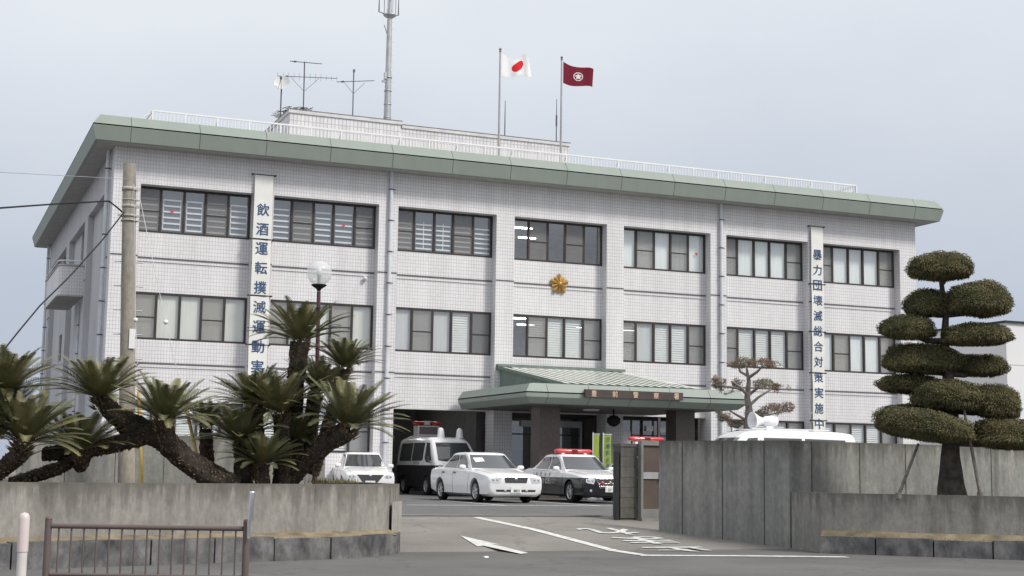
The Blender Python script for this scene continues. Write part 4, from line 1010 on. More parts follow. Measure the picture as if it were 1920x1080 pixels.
def text_on(bv, axis, text, a0, b0, pitch, h, mt, parent, part='lettering', off=.009, bold=.012, w=None):
    for k, ch in enumerate(text):
        if ch == ' ': continue
        m = MB(); s = {'L': -1, 'R': 1, 'F': 1}[axis]
        cx = a0+pitch*k*s
        vs, fs, gw, gh = glyph(ch, 0); kx = (w if (w and gw > .3) else h*gw/gh)/gw; kx = min(kx, h/gh*1.25)
        P = [cast(bv, axis, cx+x*kx*s, b0+y*h/gh, off) for x, y in vs]
        if any(p is None for p in P): continue
        m.add(P, fs); m.build(part, mt, parent)
def wheel(parent, x, y, r=.325, w=.2, spokes=7):
    s = 1 if x > 0 else -1; wo = bpy.data.objects.new('wheel', None); COL.objects.link(wo); wo.parent = parent; wo.location = (x, y, r)
    t = MB(); t.lathe([(r*.66, -w/2), (r*.9, -w/2), (r*.985, -w*.38), (r, -w*.2), (r, w*.2), (r*.985, w*.38), (r*.9, w/2), (r*.66, w/2), (r*.62, w*.3), (r*.62, -w*.3), (r*.66, -w/2)], axis='x', n=32); t.build('tyre', BLACK, wo)
    m = MB(); m.lathe([(r*.66, s*w*.46), (r*.62, s*w*.48), (r*.58, s*w*.36), (r*.60, s*w*.1)], axis='x', n=32)
    m.lathe([(.001, s*w*.42), (r*.16, s*w*.42), (r*.19, s*w*.34), (r*.19, s*w*.1)], axis='x', n=16)
    for k in range(spokes):
        a = 2*math.pi*k/spokes; dv = Vector((0, math.cos(a), math.sin(a))); sd_ = Vector((0, -math.sin(a), math.cos(a)))
        m.obox(Vector((s*w*.36, 0, 0))+dv*r*.39, (w*.05, 0, 0), dv*r*.23, sd_*r*.075)
    m.lathe([(.001, s*w*.12), (r*.6, s*w*.12)], axis='x', n=24, mi=1); m.build('rim', [RIM, TRIM], wo)

def sedan(name, label, loc, rz, paint, style, text=None):
    t = thing(name, label, 'car', loc, rz); police = style == 'patrol'
    L = 2.42 if style != 'compact' else 2.28; Wf = 1.0 if style != 'compact' else .96; hz = .02 if style == 'compact' else 0
    st = [(-L, .27, .70, .765, .70, .69, .745), (-L+.035, .22, .78, .825, .735, .745, .785), (-L+.13, .19, .825, .86, .765, .775, .825), (-L+.34, .18, .85, .878, .80, .79, .87), (-1.5, .18, .86, .88, .86, .80, .935),
          (-.95, .18, .86, .88, .90, .80, .985), (-.3, .18, .86, .885, .92, .80, .985), (.8, .18, .86, .885, .945, .80, 1.0), (1.5, .20, .86, .88, .955, .79, 1.03), (L-.3, .24, .83, .865, .955, .765, 1.035),
          (L-.08, .28, .80, .83, .935, .74, 1.005), (L, .33, .74, .78, .88, .68, .93)]
    rings = []
    for y, zb, wl, wm, zs, ws, zt in lerp_st(st, 56):
        h = zs-zb; wl, wm, ws = wl*Wf, wm*Wf, ws*Wf
        rings.append(mirror_ring([(0, y, zb), (wl*.85, y, zb), (wl, y, zb+.07), (wm*.99, y, zb+h*.38), (wm, y, zb+h*.60), (wm*.992, y, zb+h*.80), (ws+(wm-ws)*.62, y, zs-.018), (ws, y, zs+.008), (ws*.82, y, zt-(zt-zs)*.28), (ws*.45, y, zt-(zt-zs)*.05), (0, y, zt)]))
    body = loft(rings).build('body', paint)
    tr_ = .755*Wf; wb = 1.42 if style != 'compact' else 1.35
    cut_arches(body, [(s*tr_*1.02, y, .33) for s in (-1, 1) for y in (-wb, wb)], .372); auto(body, 42); body.parent = t
    # cabin
    ZB, ZT, ZR = .90, 1.385+hz, 1.462+hz; rr_ = []
    def row(tt):
        hw = (.785-.175*tt-.03*math.sin(math.pi*tt))*Wf; yf = -1.00+.80*tt**.95; yr = (1.78 if style != 'compact' else 1.62)-.86*tt**1.05; return hw, yf, yr
    def ringz(z, hw, yf, yr, bow=.16):
        P = []
        for k in range(11): x = -hw+2*hw*k/10; P.append((x, yf-bow*(1-(x/hw)**2), z))
        for k in range(1, 12): f = k/12; P.append((hw+.022*math.sin(math.pi*f), yf+(yr-yf)*f, z))
        for k in range(11): x = hw-2*hw*k/10; P.append((x, yr+bow*.8*(1-(x/hw)**2), z))
        for k in range(1, 12): f = 1-k/12; P.append((-hw-.022*math.sin(math.pi*f), yf+(yr-yf)*f, z))
        return P
    for k in range(9): rr_.append(ringz(ZB+(ZT-ZB)*k/8, *row(k/8)))
    hw, yf, yr = row(1)
    for k in range(1, 6):
        a = k/5; rr_.append(ringz(ZT+(ZR-ZT)*math.sin(a*math.pi/2), hw-.30*a**2.2-.03*a, yf+.34*a**2.2+.05*a, yr-.34*a**2.2-.05*a, .16*(1-a*.6)))
    cab = loft(rr_).build('cabin', CARW, t); auto(cab, 50)
    bv = bvh_of([body, cab])
    dash = lambda tt: .9+(ZT-.9)*tt
    # glass
    wx0, wx1 = .725*Wf, .565*Wf
    patch('windscreen', [(-wx0, .985), (wx0, .985), (wx1, ZT-.01), (-wx1, ZT-.01)], 'F', bv, GLZ, t, res=.05)
    for ax in 'LR':
        fr = patch('side_window', [(-.62, .965), (.30, .985), (.30, ZT-.02), (-.02, ZT-.015), (-.14, ZT-.055)], ax, bv, GLZ, t)
        patch('side_window', [(.36, .985), (1.40, 1.005), (1.33, 1.06), (.98, ZT-.06), (.80, ZT-.02), (.36, ZT-.02)], ax, bv, GLZ, t)
    m = MB()
    for ax in 'LR':
        line_on(bv, ax, [(-.98, .90), (-.88, .45), (-.80, .26)], .006, m); line_on(bv, ax, [(.33, .95), (.34, .26)], .006, m); line_on(bv, ax, [(1.30, .95), (1.22, .70), (1.02, .40), (.98, .26)], .006, m)
        line_on(bv, ax, [(-.85, .245), (.98, .25)], .007, m)
    for x in (-1, 1): line_on(bv, 'T', [(x*.66*Wf, -2.22), (x*.72*Wf, -1.05)], .005, m)
    m.build('shut_line', mat('shut_line_grey', (.12, .12, .125), .7, .2) if not police else TRIM, t)
    for ax in 'LR':
        s = -1 if ax == 'L' else 1
        for y in (.18, 1.12):
            c = cast(bv, ax, y, .85, .015); MB().obox(c, (.014, 0, 0), (0, .08, 0), (0, 0, .016)).build('door_handle', TRIM if style == 'saloon' else CARW, t)
        mm = MB(); c = Vector((s*.935*Wf, -.62, 1.01)); rgs = []
        for q in range(7):
            a = -math.pi/2+math.pi*q/6; k = max(.05, math.cos(a))**.5; rgs.append([(c.x+.105*k*math.copysign(abs(math.cos(b))**.6, math.cos(b)), c.y+.05*math.sin(a), c.z+.068*k*math.copysign(abs(math.sin(b))**.6, math.sin(b))) for b in [2*math.pi*j/16 for j in range(16)]])
        mm = loft(rgs); mm.obox((c.x-s*.11, c.y+.02, c.z-.055), (.06, 0, 0), (0, .025, 0), (0, 0, .016)); mm.build('wing_mirror', CARW, t)
    # front
    if style == 'saloon':
        gp = [(-.37, .735), (.37, .735), (.33, .575), (-.33, .575)]
        hl = [(.44, .725), (.62, .74), (.815, .755), (.835, .66), (.79, .575), (.50, .565)]
        patch('lower_grille', [(-.62, .385), (.62, .385), (.60, .325), (-.60, .325)], 'F', bv, TRIM, t); pz, ph_ = .375, .165
    elif style == 'patrol':
        gp = [(-.46, .725), (.46, .725), (.32, .44), (-.32, .44)]
        hl = [(.49, .70), (.66, .745), (.845, .775), (.84, .69), (.76, .60), (.54, .56)]
        patch('lower_grille', [(-.36, .30), (.36, .30), (.34, .24), (-.34, .24)], 'F', bv, TRIM, t); pz, ph_ = .42, .165
    else:
        gp = [(-.46, .715), (.46, .715), (.25, .46), (-.25, .46)]
        hl = [(.47, .66), (.60, .72), (.79, .755), (.80, .67), (.72, .61), (.55, .59)]
        patch('lower_grille', [(-.5, .33), (.5, .33), (.44, .25), (-.44, .25)], 'F', bv, TRIM, t); pz, ph_ = .44, .165
    g = patch('grille', [(x*Wf, z) for x, z in gp], 'F', bv, mat('grille_dark', (.06, .062, .07), .4, .5), t, off=.008)
    m = MB()
    pts = [(x*Wf, z) for x, z in gp]; line_on(bv, 'F', [pts[0], pts[1]], .008 if style != 'patrol' else .013, m, .006)
    if style == 'patrol': line_on(bv, 'F', [pts[1], pts[2]], .012, m, .006); line_on(bv, 'F', [pts[3], pts[0]], .012, m, .006)
    for q in range(1, 3 if style == 'patrol' else 1):
        z = gp[2][1]+(gp[0][1]-gp[2][1])*q/4; xw = (gp[2][0]+(gp[1][0]-gp[2][0])*q/4)*Wf; line_on(bv, 'F', [(-xw, z), (xw, z)], .005, m, .008)
    m.build('grille_trim', CHROME, g)
    zc = (gp[0][1]+gp[2][1])/2+.03; c = cast(bv, 'F', 0, zc if style != 'compact' else .69, .012)
    MB().lathe([(.001, -.012), (.042, -.008), (.045, 0)], c, 'y', 14).build('badge', CHROME if not police else mat('badge_gilt', (.50, .36, .12), .35, .5, metal=.6), t)
    for s in (-1, 1):
        h = patch('headlight', [(s*x*Wf, z) for x, z in hl][::s], 'F', bv, LENS, t, off=.007)
        for x in (.58, .70):
            c = cast(bv, 'F', s*x*Wf, .66, .009); MB().lathe([(.001, -.003), (.036, -.002), (.042, .004)], c, 'y', 12).build('reflector', FOG, h)
        if style != 'compact':
            z = .355 if style == 'saloon' else .37; x = (.33 if style == 'saloon' else .63)*Wf; c = cast(bv, 'F', s*x, z, .012)
            if c: MB().lathe([(.001, -.004), (.036, -.003), (.042, .006)], c, 'y', 14).build('fog_lamp', FOG, t)
    c = cast(bv, 'F', 0, pz, .014); pl_ = MB(); pl_.obox(c, (.165, 0, 0), (0, .006, 0), (0, 0, .0825)); P_o = pl_.build('number_plate', PLATE, t)
    for k, ch in enumerate(text or '--'):
        m = MB(); letters(m, ch, lambda x, y: (c.x-.055+.052*k+x, c.y-.009, c.z-.02+y), None, .075, .01); m.build('character', PGREEN, P_o)
    if style == 'saloon':             # papers behind the windscreen
        patch('paper_sheet', [(-.52, 1.16), (-.24, 1.19), (-.26, 1.30), (-.53, 1.29)], 'F', bv, PLATE, t, off=.008)
    for x in (-1, 1):
        for y in (-wb, wb): wheel(t, x*tr_, y)
    if police:
        bar = MB(); zr = ZR+.085
        for x in (-.38, .38): MB().obox((x, .18, ZR+.01), (.05, 0, 0), (0, .09, 0), (0, 0, .03)).build('bar_foot', CARW, t)
        prof = [(-.62, .03), (-.60, .06), (-.52, .078), (.52, .078), (.60, .06), (.62, .03)]
        rg = []
        for x, k in prof: rg.append([(x, .18+.13*math.cos(a)*(k/.078)**.5, zr+k*math.sin(a)*.95) for a in [2*math.pi*q/16 for q in range(16)]])
        lbar = loft(rg).build('light_bar', REDL, t); auto(lbar, 60)
        MB().box(-.10, .10, .046, .05, zr-.045, zr+.045).build('siren_grille', mat('siren_dark', (.16, .01, .012), .6), lbar)
        text_on(bv, 'L', '福岡県警', .98, .83, .33, .115, mat('car_lettering', (.02, .02, .025), .5, var=0), t, w=.105)
        text_on(bv, 'L', 'POLICE', 1.02, .63, .20, .145, PLATE, t, w=.125)
        for s in (-1, 1):
            c = cast(bv, 'F', s*.26, .60, .02); MB().lathe([(.001, -.02), (.05, -.015), (.055, .01)], c, 'y', 14).build('grille_lamp', REDL, t)
    return t
sedan('sedan', 'plain white sedan with a small wide grille parked in the middle of the yard', (5.36, -9.0, 0), R(1), CARW, 'saloon', '8831')
TT = twotone('patrol_paint', .745)
pc = sedan('patrol_car', 'black and white patrol car with red light bar parked beside the white sedan', (8.42, -8.95, 0), R(0), TT, 'patrol', '57')
pc2 = copy_thing(pc, (11.15, -8.6, 0), 0, 'patrol car hidden behind the gate pier with only its raised red light bar showing')
for ch in pc2.children:
    if ch.name.split('.')[0] == 'light_bar': ch.location.z += .44
    if ch.name.split('.')[0] == 'bar_foot': ch.scale.z = 7.5; ch.location.z = -1.472*6.5+.20
sf = at(693, 905, 47.0)
sedan('sedan', 'white sedan with a dark tapered grille parked close to the tiled wall behind the palms', (sf.x+.42, sf.y+2.32, 0), R(-9.5), CARW, 'compact', '41')

def van(name, label, loc, rz, paint, kind):
    t = thing(name, label, 'van', loc, rz); L = 2.36
    hr = .10 if kind == 'police' else .14
    def hwz(z): return .845 if z < 1.05 else .845-.13*(min(1.2, (z-1.05)/.93))**1.3
    st = [(-L, .34, .90), (-L+.05, .28, 1.00), (-L+.18, .24, 1.10), (-L+.30, .22, 1.18), (-1.25, .22, 1.86+hr*.8), (-1.05, .22, 1.93+hr), (-.6, .22, 1.975+hr), (1.6, .22, 1.98+hr), (L-.12, .24, 1.94+hr), (L-.03, .28, 1.85+hr), (L, .34, 1.70+hr)]
    rings = []
    for y, zb, zt in lerp_st(st, 64):
        e = 1-.10*max(0, (-y-L+.35)/.35)**2-.03*max(0, (y-L+.2)/.2)**2; P = [(0, y, zb), (.72*e, y, zb), (.82*e, y, zb+.08)]
        for k in (.3, .5, .68, .82, .92): z = zb+(zt-.06-zb)*k; P.append((hwz(z)*e, y, z))
        z = zt-.07; P += [(hwz(z)*e-.012, y, z), (hwz(zt)*e-.07, y, zt-.012), (.4*e, y, zt+.012), (0, y, zt+.02)]
        rings.append(mirror_ring(P))
    body = loft(rings).build('body', paint)
    cut_arches(body, [(s*.76, y, .34) for s in (-1, 1) for y in (-1.12, 1.45)], .38); auto(body, 45); body.parent = t
    bv = bvh_of([body])
    patch('windscreen', [(-.70, 1.24), (-.40, 1.20), (.40, 1.20), (.70, 1.24), (.60, 1.80+hr*.8), (-.60, 1.80+hr*.8)], 'F', bv, GLZ, t, res=.05)
    for ax in 'LR':
        patch('side_window', [(-1.62, 1.24), (-1.0, 1.20), (-.86, 1.30), (-.86, 1.80+hr*.8), (-1.16, 1.78+hr*.8)], ax, bv, GLZ, t)
        patch('side_window', [(-.66, 1.28), (-.55, 1.22), (.55, 1.22), (.55, 1.80+hr*.8), (-.66, 1.80+hr*.8)], ax, bv, GLZ, t)
        patch('side_window', [(.66, 1.22), (2.02, 1.22), (1.98, 1.78+hr*.8), (.66, 1.80+hr*.8)], ax, bv, GLZ, t)
    m = MB()
    for ax in 'LR':
        line_on(bv, ax, [(-1.68, 1.15), (-1.55, .35)], .006, m); line_on(bv, ax, [(-.78, 1.86), (-.76, .30)], .006, m); line_on(bv, ax, [(.60, 1.86), (.60, .30)], .006, m)
    m.build('shut_line', TRIM, t)
    for s in (-1, 1):
        patch('headlight', [(s*x, z) for x, z in [(.50, .88), (.74, .93), (.76, .76), (.52, .70)]][::s], 'F', bv, LENS, t, off=.008)
        mm = MB(); c = Vector((s*.97, -1.62, 1.28)); mm.obox(c, (.05, 0, 0), (0, .04, 0), (0, 0, .12)); mm.tube([c+Vector((0, 0, -.08)), c+Vector((-s*.15, .03, -.12))], .02, 6); mm.build('wing_mirror', TRIM, t)
    patch('grille', [(-.46, .86), (.46, .86), (.44, .72), (-.44, .72)], 'F', bv, TRIM, t); patch('lower_grille', [(-.5, .46), (.5, .46), (.46, .34), (-.46, .34)], 'F', bv, TRIM, t)
    c = cast(bv, 'F', 0, .56, .012); MB().obox(c, (.165, 0, 0), (0, .006, 0), (0, 0, .08)).build('number_plate', PLATE, t)
    for x in (-1, 1):
        for y in (-1.12, 1.45): wheel(t, x*.755, y, .33, .2, 6)
    if kind == 'police':
        text_on(bv, 'L', '福岡県警察', .30, 1.135, .145, .12, mat('car_lettering', (.02, .02, .025), .5, var=0), t, w=.10)
        # raised sign box with display, light bar over it, two horn cowls
        sg_ = MB(); z = 1.99+hr-.01
        yo = 1.0
        sg_.add([(-.55, 1.05+yo, z), (.55, 1.05+yo, z), (.55, -.15+yo, z), (-.55, -.15+yo, z), (-.44, .85+yo, z+.09), (.44, .85+yo, z+.09), (.44, .05+yo, z+.09), (-.44, .05+yo, z+.09)], [[0, 1, 5, 4], [1, 2, 6, 5], [2, 3, 7, 6], [3, 0, 4, 7], [4, 5, 6, 7]])
        sg_.box(-.43, .43, .15+yo, .62+yo, z+.092, z+.46); so2 = sg_.build('sign_box', CARW, t)
        MB().box(-.36, .36, .14+yo, .149+yo, z+.14, z+.42).build('display', mat('display_grey', (.17, .145, .15), .25, .5, var=.05), so2)
        MB().box(-.22, .22, .3+yo, .46+yo, z+.462, z+.50).build('bar_mount', TRIM, so2)
        for sg2 in (-1, 1): MB().tube([(sg2*.56, .38+yo, z+.57), (sg2*.115, .38+yo, z+.57)], .06, 14).build('light_bar', REDL, t)
        MB().box(-.113, .113, .30+yo, .46+yo, z+.50, z+.645).build('bar_centre', CARW, t)
        for x in (-.18, .54):
            mm = MB(); mm.lathe([(.15, z-.02), (.13, z+.10), (.115, z+.22), (.09, z+.30), (.04, z+.345), (.001, z+.35)], (x, -.75, 0), n=18); mm.build('horn_cowl', CARW, t)
    else:
        hn = MB(); c = Vector((-.1, -.15, 2.20+hr))
        hn.lathe([(.02, .30), (.09, .30), (.10, .22), (.10, .05), (.06, .0), (.09, -.10), (.16, -.22), (.175, -.26), (.15, -.25), (.08, -.10), (.03, 0)], c, 'y', 20)
        hn.box(c.x-.05, c.x+.05, c.y+.05, c.y+.2, c.z-.22, c.z-.09); hn.v = [tuple(c+(Vector(v)-c)*1.4+Vector((0, 0, .06))) for v in hn.v]; hn.build('loudspeaker', WHITE, t)
        m = MB()
        for x in (-.5, .5): m.box(x-.02, x+.02, -.9, 1.6, 2.01+hr, 2.04+hr)
        m.build('roof_rail', CARW, t); MB().tube([(-.55, -.9, 1.95+hr), (-.55, -.9, 2.12+hr)], .015, 6).build('aerial', TRIM, t)
    return t
vf = at(815, 900, 50.3)
van('police_van', 'black and white police van with a sign box and light bar on its roof', (vf.x+.86, vf.y+2.1, 0), R(0), twotone('van_paint', 1.065), 'police')
van('loudspeaker_van', 'white van with a grey horn loudspeaker on its roof behind the tall wall', (11.45, -15.2, 0), R(-90), CARW, 'horn')

# ------------------------------------------------------------------ sago palms
FROND = [mat('frond_green', (.125, .130, .064), .6, .35, var=.35, vscale=5), mat('frond_olive', (.190, .176, .088), .6, .35, var=.35, vscale=5)]
BARK = mat('sago_bark', (.062, .052, .044), .95, .1, var=.45, vscale=9, bump=.9, bscale=25)
BASE = mat('frond_bases', (.19, .14, .088), .95, .1, var=.45, vscale=16)
def crown_mesh(seed, n=52, up=1.0):
    r = random.Random(seed); m = MB()
    for k in range(n):
        f = (k+.5)/n; az_ = k*2.39996+r.uniform(-.2, .2); th = R(10+64*f**.66+r.uniform(-7, 7)); L = (.66+.36*math.sin(math.pi*min(1, .05+f*.75)))*r.uniform(.88, 1.06)
        bend = R(20+22*f)*r.uniform(.6, 1.3); seg = 11; p = Vector((.05*math.cos(az_), .05*math.sin(az_), .02)); h = Vector((math.cos(az_), math.sin(az_), 0)); side = Vector((-math.sin(az_), math.cos(az_), 0)); pts = []
        for q in range(seg+1):
            a = th+bend*(q/seg)**1.6; d = h*math.sin(a)+Vector((0, 0, 1))*math.cos(a); pts.append((p.copy(), d)); p = p+d*L/seg
        mi = 0 if r.random() < .62 else 1; w0 = .011
        for (a, da), (b, db) in zip(pts, pts[1:]): m.quad(a-side*w0*.6, a+side*w0*.6, b+side*w0*.5, b-side*w0*.5, mi)
        nl = 30
        for j in range(nl):
            t = .10+.88*j/(nl-1); q = min(seg-1, int(t*seg)); u = t*seg-q; a = pts[q][0].lerp(pts[q+1][0], u); d = pts[q][1].lerp(pts[q+1][1], u).normalized(); nrm = side.cross(d)
            ll = .125*(math.sin(math.pi*min(.97, t*.86+.10)))**.6*r.uniform(.9, 1.1)
            for s in (-1, 1):
                ld = (side*s*.80+d*.58+nrm*(.30 if nrm.z > 0 else -.30)).normalized(); tip = a+ld*ll-Vector((0, 0, .012)); bw = d*.0125
                m.add([a-bw, a+bw, tip+bw*.45, tip-bw*.45], [[0, 1, 2, 3]], mi)
    for k in range(70):                # woolly heart and old leaf bases under the fronds
        a = r.uniform(0, 6.28); z = r.uniform(-.16, .05); rad = .105-.25*max(0, z); c = Vector((rad*math.cos(a), rad*math.sin(a), z)); o_ = Vector((math.cos(a), math.sin(a), .55)).normalized(); sd_ = Vector((-math.sin(a), math.cos(a), 0))
        m.add([c-sd_*.018, c+sd_*.018, c+o_*r.uniform(.06, .15), c-Vector((0, 0, .03))], [[0, 1, 2], [0, 2, 3], [1, 3, 2]], 2)
    return m
CRM = []
for sd_ in range(4):
    o = crown_mesh(21+sd_).build('crown', FROND+[BASE], fixn=False); CRM.append(o.data); bpy.data.objects.remove(o)
def bark_tube(m, pts, rad, seed):
    """knobbly trunk: uneven tube covered with stubs of old leaf bases"""
    r = random.Random(seed); P, Rr = [], []
    for i in range(len(pts)-1):
        k = max(2, int((pts[i+1]-pts[i]).length/.05))
        for q in range(k): P.append(pts[i].lerp(pts[i+1], q/k)); Rr.append(rad[i]+(rad[i+1]-rad[i])*q/k)
    P.append(pts[-1]); Rr.append(rad[-1])
    P = [P[0]]+[(P[i-1]+P[i]*2+P[i+1])/4 for i in range(1, len(P)-1)]+[P[-1]]
    n0 = len(m.v); m.tube(P, Rr, 14)
    for i in range(n0, len(m.v)):
        v = Vector(m.v[i]); dn = noise.noise(v*7+Vector((seed, 0, 0)))*.035+noise.noise(v*19)*.018; m.v[i] = tuple(v+Vector((noise.noise(v*5), noise.noise(v*5+Vector((9, 0, 0))), noise.noise(v*6)))*.02+Vector((dn, -dn, dn))*.5)
    for i in range(1, len(P)-1):
        d = (P[i+1]-P[i-1]).normalized(); e = d.cross(Vector((.3, .5, .81))).normalized(); g = d.cross(e)
        for q in range(9):
            a = r.uniform(0, 6.28); o_ = e*math.cos(a)+g*math.sin(a); t_ = d.cross(o_); c = P[i]+o_*Rr[i]*.96+d*r.uniform(-.02, .02); k = r.uniform(.012, .034)
            m.add([c-t_*.022-d*.012, c+t_*.022-d*.012, c+o_*k+d*k*.9, c+d*.03], [[0, 1, 2], [0, 2, 3], [1, 3, 2]], 1)
    return m
def sago(label, root, trunks, crowns, seed, group=None):
    """trunks: lists of (px, py, depth, radius); crowns: (px, py, depth, scale, lean in the picture plane, lean to the viewer)"""
    t = thing('sago_palm', label, 'sago palm', root); M = Vector(root)
    for k, tk in enumerate(trunks):
        m = MB(); bark_tube(m, [at(a, b, c)-M for a, b, c, _ in tk], [q[3]*.80 for q in tk], seed+k); m.build('trunk', [BARK, BASE], t, fixn=False)
    for k, (u, v, dp, sc_, lean, tow) in enumerate(crowns):
        o = bpy.data.objects.new('crown', CRM[(seed+k) % 4]); COL.objects.link(o); o.parent = t; o.location = at(u, v, dp)-M
        ax3 = (Vector((0, 0, 1))+RT0*math.tan(R(lean))-Vector((FW.x, FW.y, 0)).normalized()*math.tan(R(tow))).normalized()
        o.rotation_euler = (Matrix.Rotation(0, 3, 'Z') @ ax3.to_track_quat('Z', 'Y').to_matrix() @ Matrix.Rotation(seed*1.3+k*2.1, 3, 'Z')).to_euler(); o.scale = (sc_*1.05,)*3
    return t
G_P = 'sago palms in the planter'
def rt(u, v, d): p = at(u, v, d); p.z = .6; return p
sago('sago palm cut by the frame edge, left of the blue drum', rt(-30, 905, 21.5),
     [[(-45, 905, 21.5, .17), (-20, 830, 21.5, .16), (8, 735, 21.6, .13)], [(-25, 900, 21.3, .16), (10, 875, 21.2, .16), (42, 848, 21.0, .17)]],
     [(8, 735, 21.6, .92, 6, 5), (-6, 800, 21.4, .95, 14, 10), (42, 832, 21.0, .98, 10, 8)], 1, G_P)
sago('leaning sago palm with a thick dark trunk arching in front of the utility pole', rt(430, 905, 22.6),
     [[(448, 912, 22.8, .20), (395, 893, 22.8, .25), (345, 860, 22.7, .22), (300, 818, 22.6, .24), (252, 802, 22.6, .25), (212, 775, 22.6, .19), (188, 742, 22.6, .15)],
      [(300, 815, 22.6, .14), (220, 832, 22.5, .16), (150, 846, 22.4, .17), (80, 852, 22.3, .13)],
      [(165, 850, 22.3, .12), (105, 880, 22.2, .13), (20, 905, 22.1, .10)],
      [(345, 865, 22.5, .15), (318, 835, 22.3, .17), (306, 790, 22.2, .17)],
      [(150, 880, 22.2, .10), (155, 862, 22.1, .15), (155, 845, 22.1, .13)]],
     [(188, 748, 22.6, .92, -3, 6), (306, 790, 22.2, .90, 8, 8), (153, 848, 22.1, .88, -2, 6)], 2, G_P)
sago('small low sago palm with one crown beside the leaning yellow tube', rt(385, 905, 24.4), [[(392, 908, 24.4, .15), (388, 850, 24.4, .15), (386, 805, 24.4, .13)]], [(386, 803, 24.4, .62, 2, 4)], 3, G_P)
sago('tallest sago palm standing upright just left of the lamp post', rt(545, 905, 24.2),
     [[(540, 908, 24.2, .22), (548, 820, 24.2, .20), (553, 730, 24.2, .185), (562, 642, 24.2, .20)], [(528, 908, 23.4, .18), (530, 840, 23.4, .16), (527, 778, 23.4, .16)], [(556, 900, 23.8, .15), (556, 830, 23.8, .13)]],
     [(563, 642, 24.2, .94, 0, 3), (527, 775, 23.4, .92, -12, 10), (556, 828, 23.8, .62, 3, 8)], 5, G_P)
sago('sago palm right of the lamp post with a heavy trunk leaning over the wall end', rt(590, 905, 23.9),
     [[(535, 908, 23.6, .20), (574, 864, 23.5, .19), (616, 828, 23.4, .20), (648, 810, 23.3, .22)], [(585, 890, 24.6, .15), (628, 760, 24.6, .13), (645, 692, 24.6, .15)], [(575, 880, 24.2, .16), (583, 790, 24.2, .15), (592, 738, 24.2, .16)]],
     [(652, 803, 23.3, 1.02, 8, 8), (646, 690, 24.6, .72, 0, 4), (594, 735, 24.2, .78, 16, 6)], 7, G_P)
sago('bushy sago palm with three low dark crowns left of the tall one', rt(470, 905, 23.2),
     [[(458, 908, 23.2, .18), (455, 862, 23.2, .17), (452, 832, 23.2, .15)], [(480, 900, 23.9, .16), (484, 820, 23.9, .14), (480, 762, 23.9, .14)], [(492, 908, 22.9, .15), (491, 872, 22.9, .14)]],
     [(452, 830, 23.2, .86, -8, 8), (480, 762, 23.9, .86, -10, 6), (491, 872, 22.9, .70, 6, 10)], 9, G_P)

# ------------------------------------------------------------------ cloud pruned tree
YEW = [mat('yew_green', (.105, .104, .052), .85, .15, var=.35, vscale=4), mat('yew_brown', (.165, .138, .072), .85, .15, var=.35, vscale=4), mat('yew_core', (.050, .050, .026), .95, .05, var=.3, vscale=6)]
TBARK = mat('tree_bark', (.085, .074, .065), .95, .1, var=.4, vscale=8, bump=.8, bscale=20)
TD = 25.2
def pad(mb, c, rx, ry, rz, tilt, seed, dens=1.0):
    r = random.Random(seed); off = Vector((seed*3.1, 1.7, 0)); yv = Vector((FW.x, FW.y, 0)).normalized(); X = (RT0*math.cos(tilt)-Vector((0, 0, 1))*math.sin(tilt)); Z = (RT0*math.sin(tilt)+Vector((0, 0, 1))*math.cos(tilt))
    def surf(d):
        k = 1+.15*noise.noise(d*1.9+off)+.06*noise.noise(d*5+off); z = d.z
        zz = rz*(z if z > 0 else z*.5)*(1+.0); q = 1-.06*max(0, -z)
        pw = (abs(d.x)**2.4+abs(d.y)**2.4+abs(d.z)**2.4)**(-1/2.4)
        return X*(d.x*rx*k*q*pw)+yv*(d.y*ry*k*q*pw)+Z*(zz*k*pw)
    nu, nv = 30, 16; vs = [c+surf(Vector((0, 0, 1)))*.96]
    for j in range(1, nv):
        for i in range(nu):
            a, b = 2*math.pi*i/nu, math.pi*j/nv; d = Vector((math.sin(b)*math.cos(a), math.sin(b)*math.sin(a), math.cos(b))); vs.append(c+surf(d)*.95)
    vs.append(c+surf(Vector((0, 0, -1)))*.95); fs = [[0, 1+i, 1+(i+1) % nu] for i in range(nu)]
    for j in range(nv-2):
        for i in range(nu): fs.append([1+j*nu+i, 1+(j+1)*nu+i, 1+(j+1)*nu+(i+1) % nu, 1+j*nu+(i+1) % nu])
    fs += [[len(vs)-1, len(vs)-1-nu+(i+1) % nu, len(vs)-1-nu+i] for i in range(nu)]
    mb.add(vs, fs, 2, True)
    N = int(8500*dens*(rx*ry+rx*rz)/.5)
    for k in range(N):
        z = r.uniform(-1, 1); a = r.uniform(0, 6.28); s = math.sqrt(1-z*z); d = Vector((s*math.cos(a), s*math.sin(a), z)); p = c+surf(d)*r.uniform(.94, 1.03)
        nrm = (X*d.x/rx+yv*d.y/ry+Z*d.z/rz).normalized(); t1 = nrm.cross(Vector((r.gauss(0, 1), r.gauss(0, 1), r.gauss(0, 1)))).normalized(); dr_ = (nrm*r.uniform(.3, 1.1)+t1*.9+Vector((0, 0, -.55 if z < -.15 else .15))).normalized()
        l = r.uniform(.014, .032) if z > -.2 else r.uniform(.02, .06); sdv = dr_.cross(nrm+t1*.2).normalized()*r.uniform(.006, .011)
        br = noise.noise(p*1.7+off)*.5+noise.noise(p*5)*.35+r.uniform(-.35, .35)+.10
        mb.add([p-sdv, p+sdv, p+dr_*l+sdv*.4, p+dr_*l-sdv*.4], [[0, 1, 2, 3]], 1 if br > .16 else 0)
root = rt(1783, 925, TD); root.z = .55
t = thing('cloud_pruned_tree', 'cloud pruned evergreen with rounded tiers of foliage in the planter', 'tree', root)
PX = TD/FPX
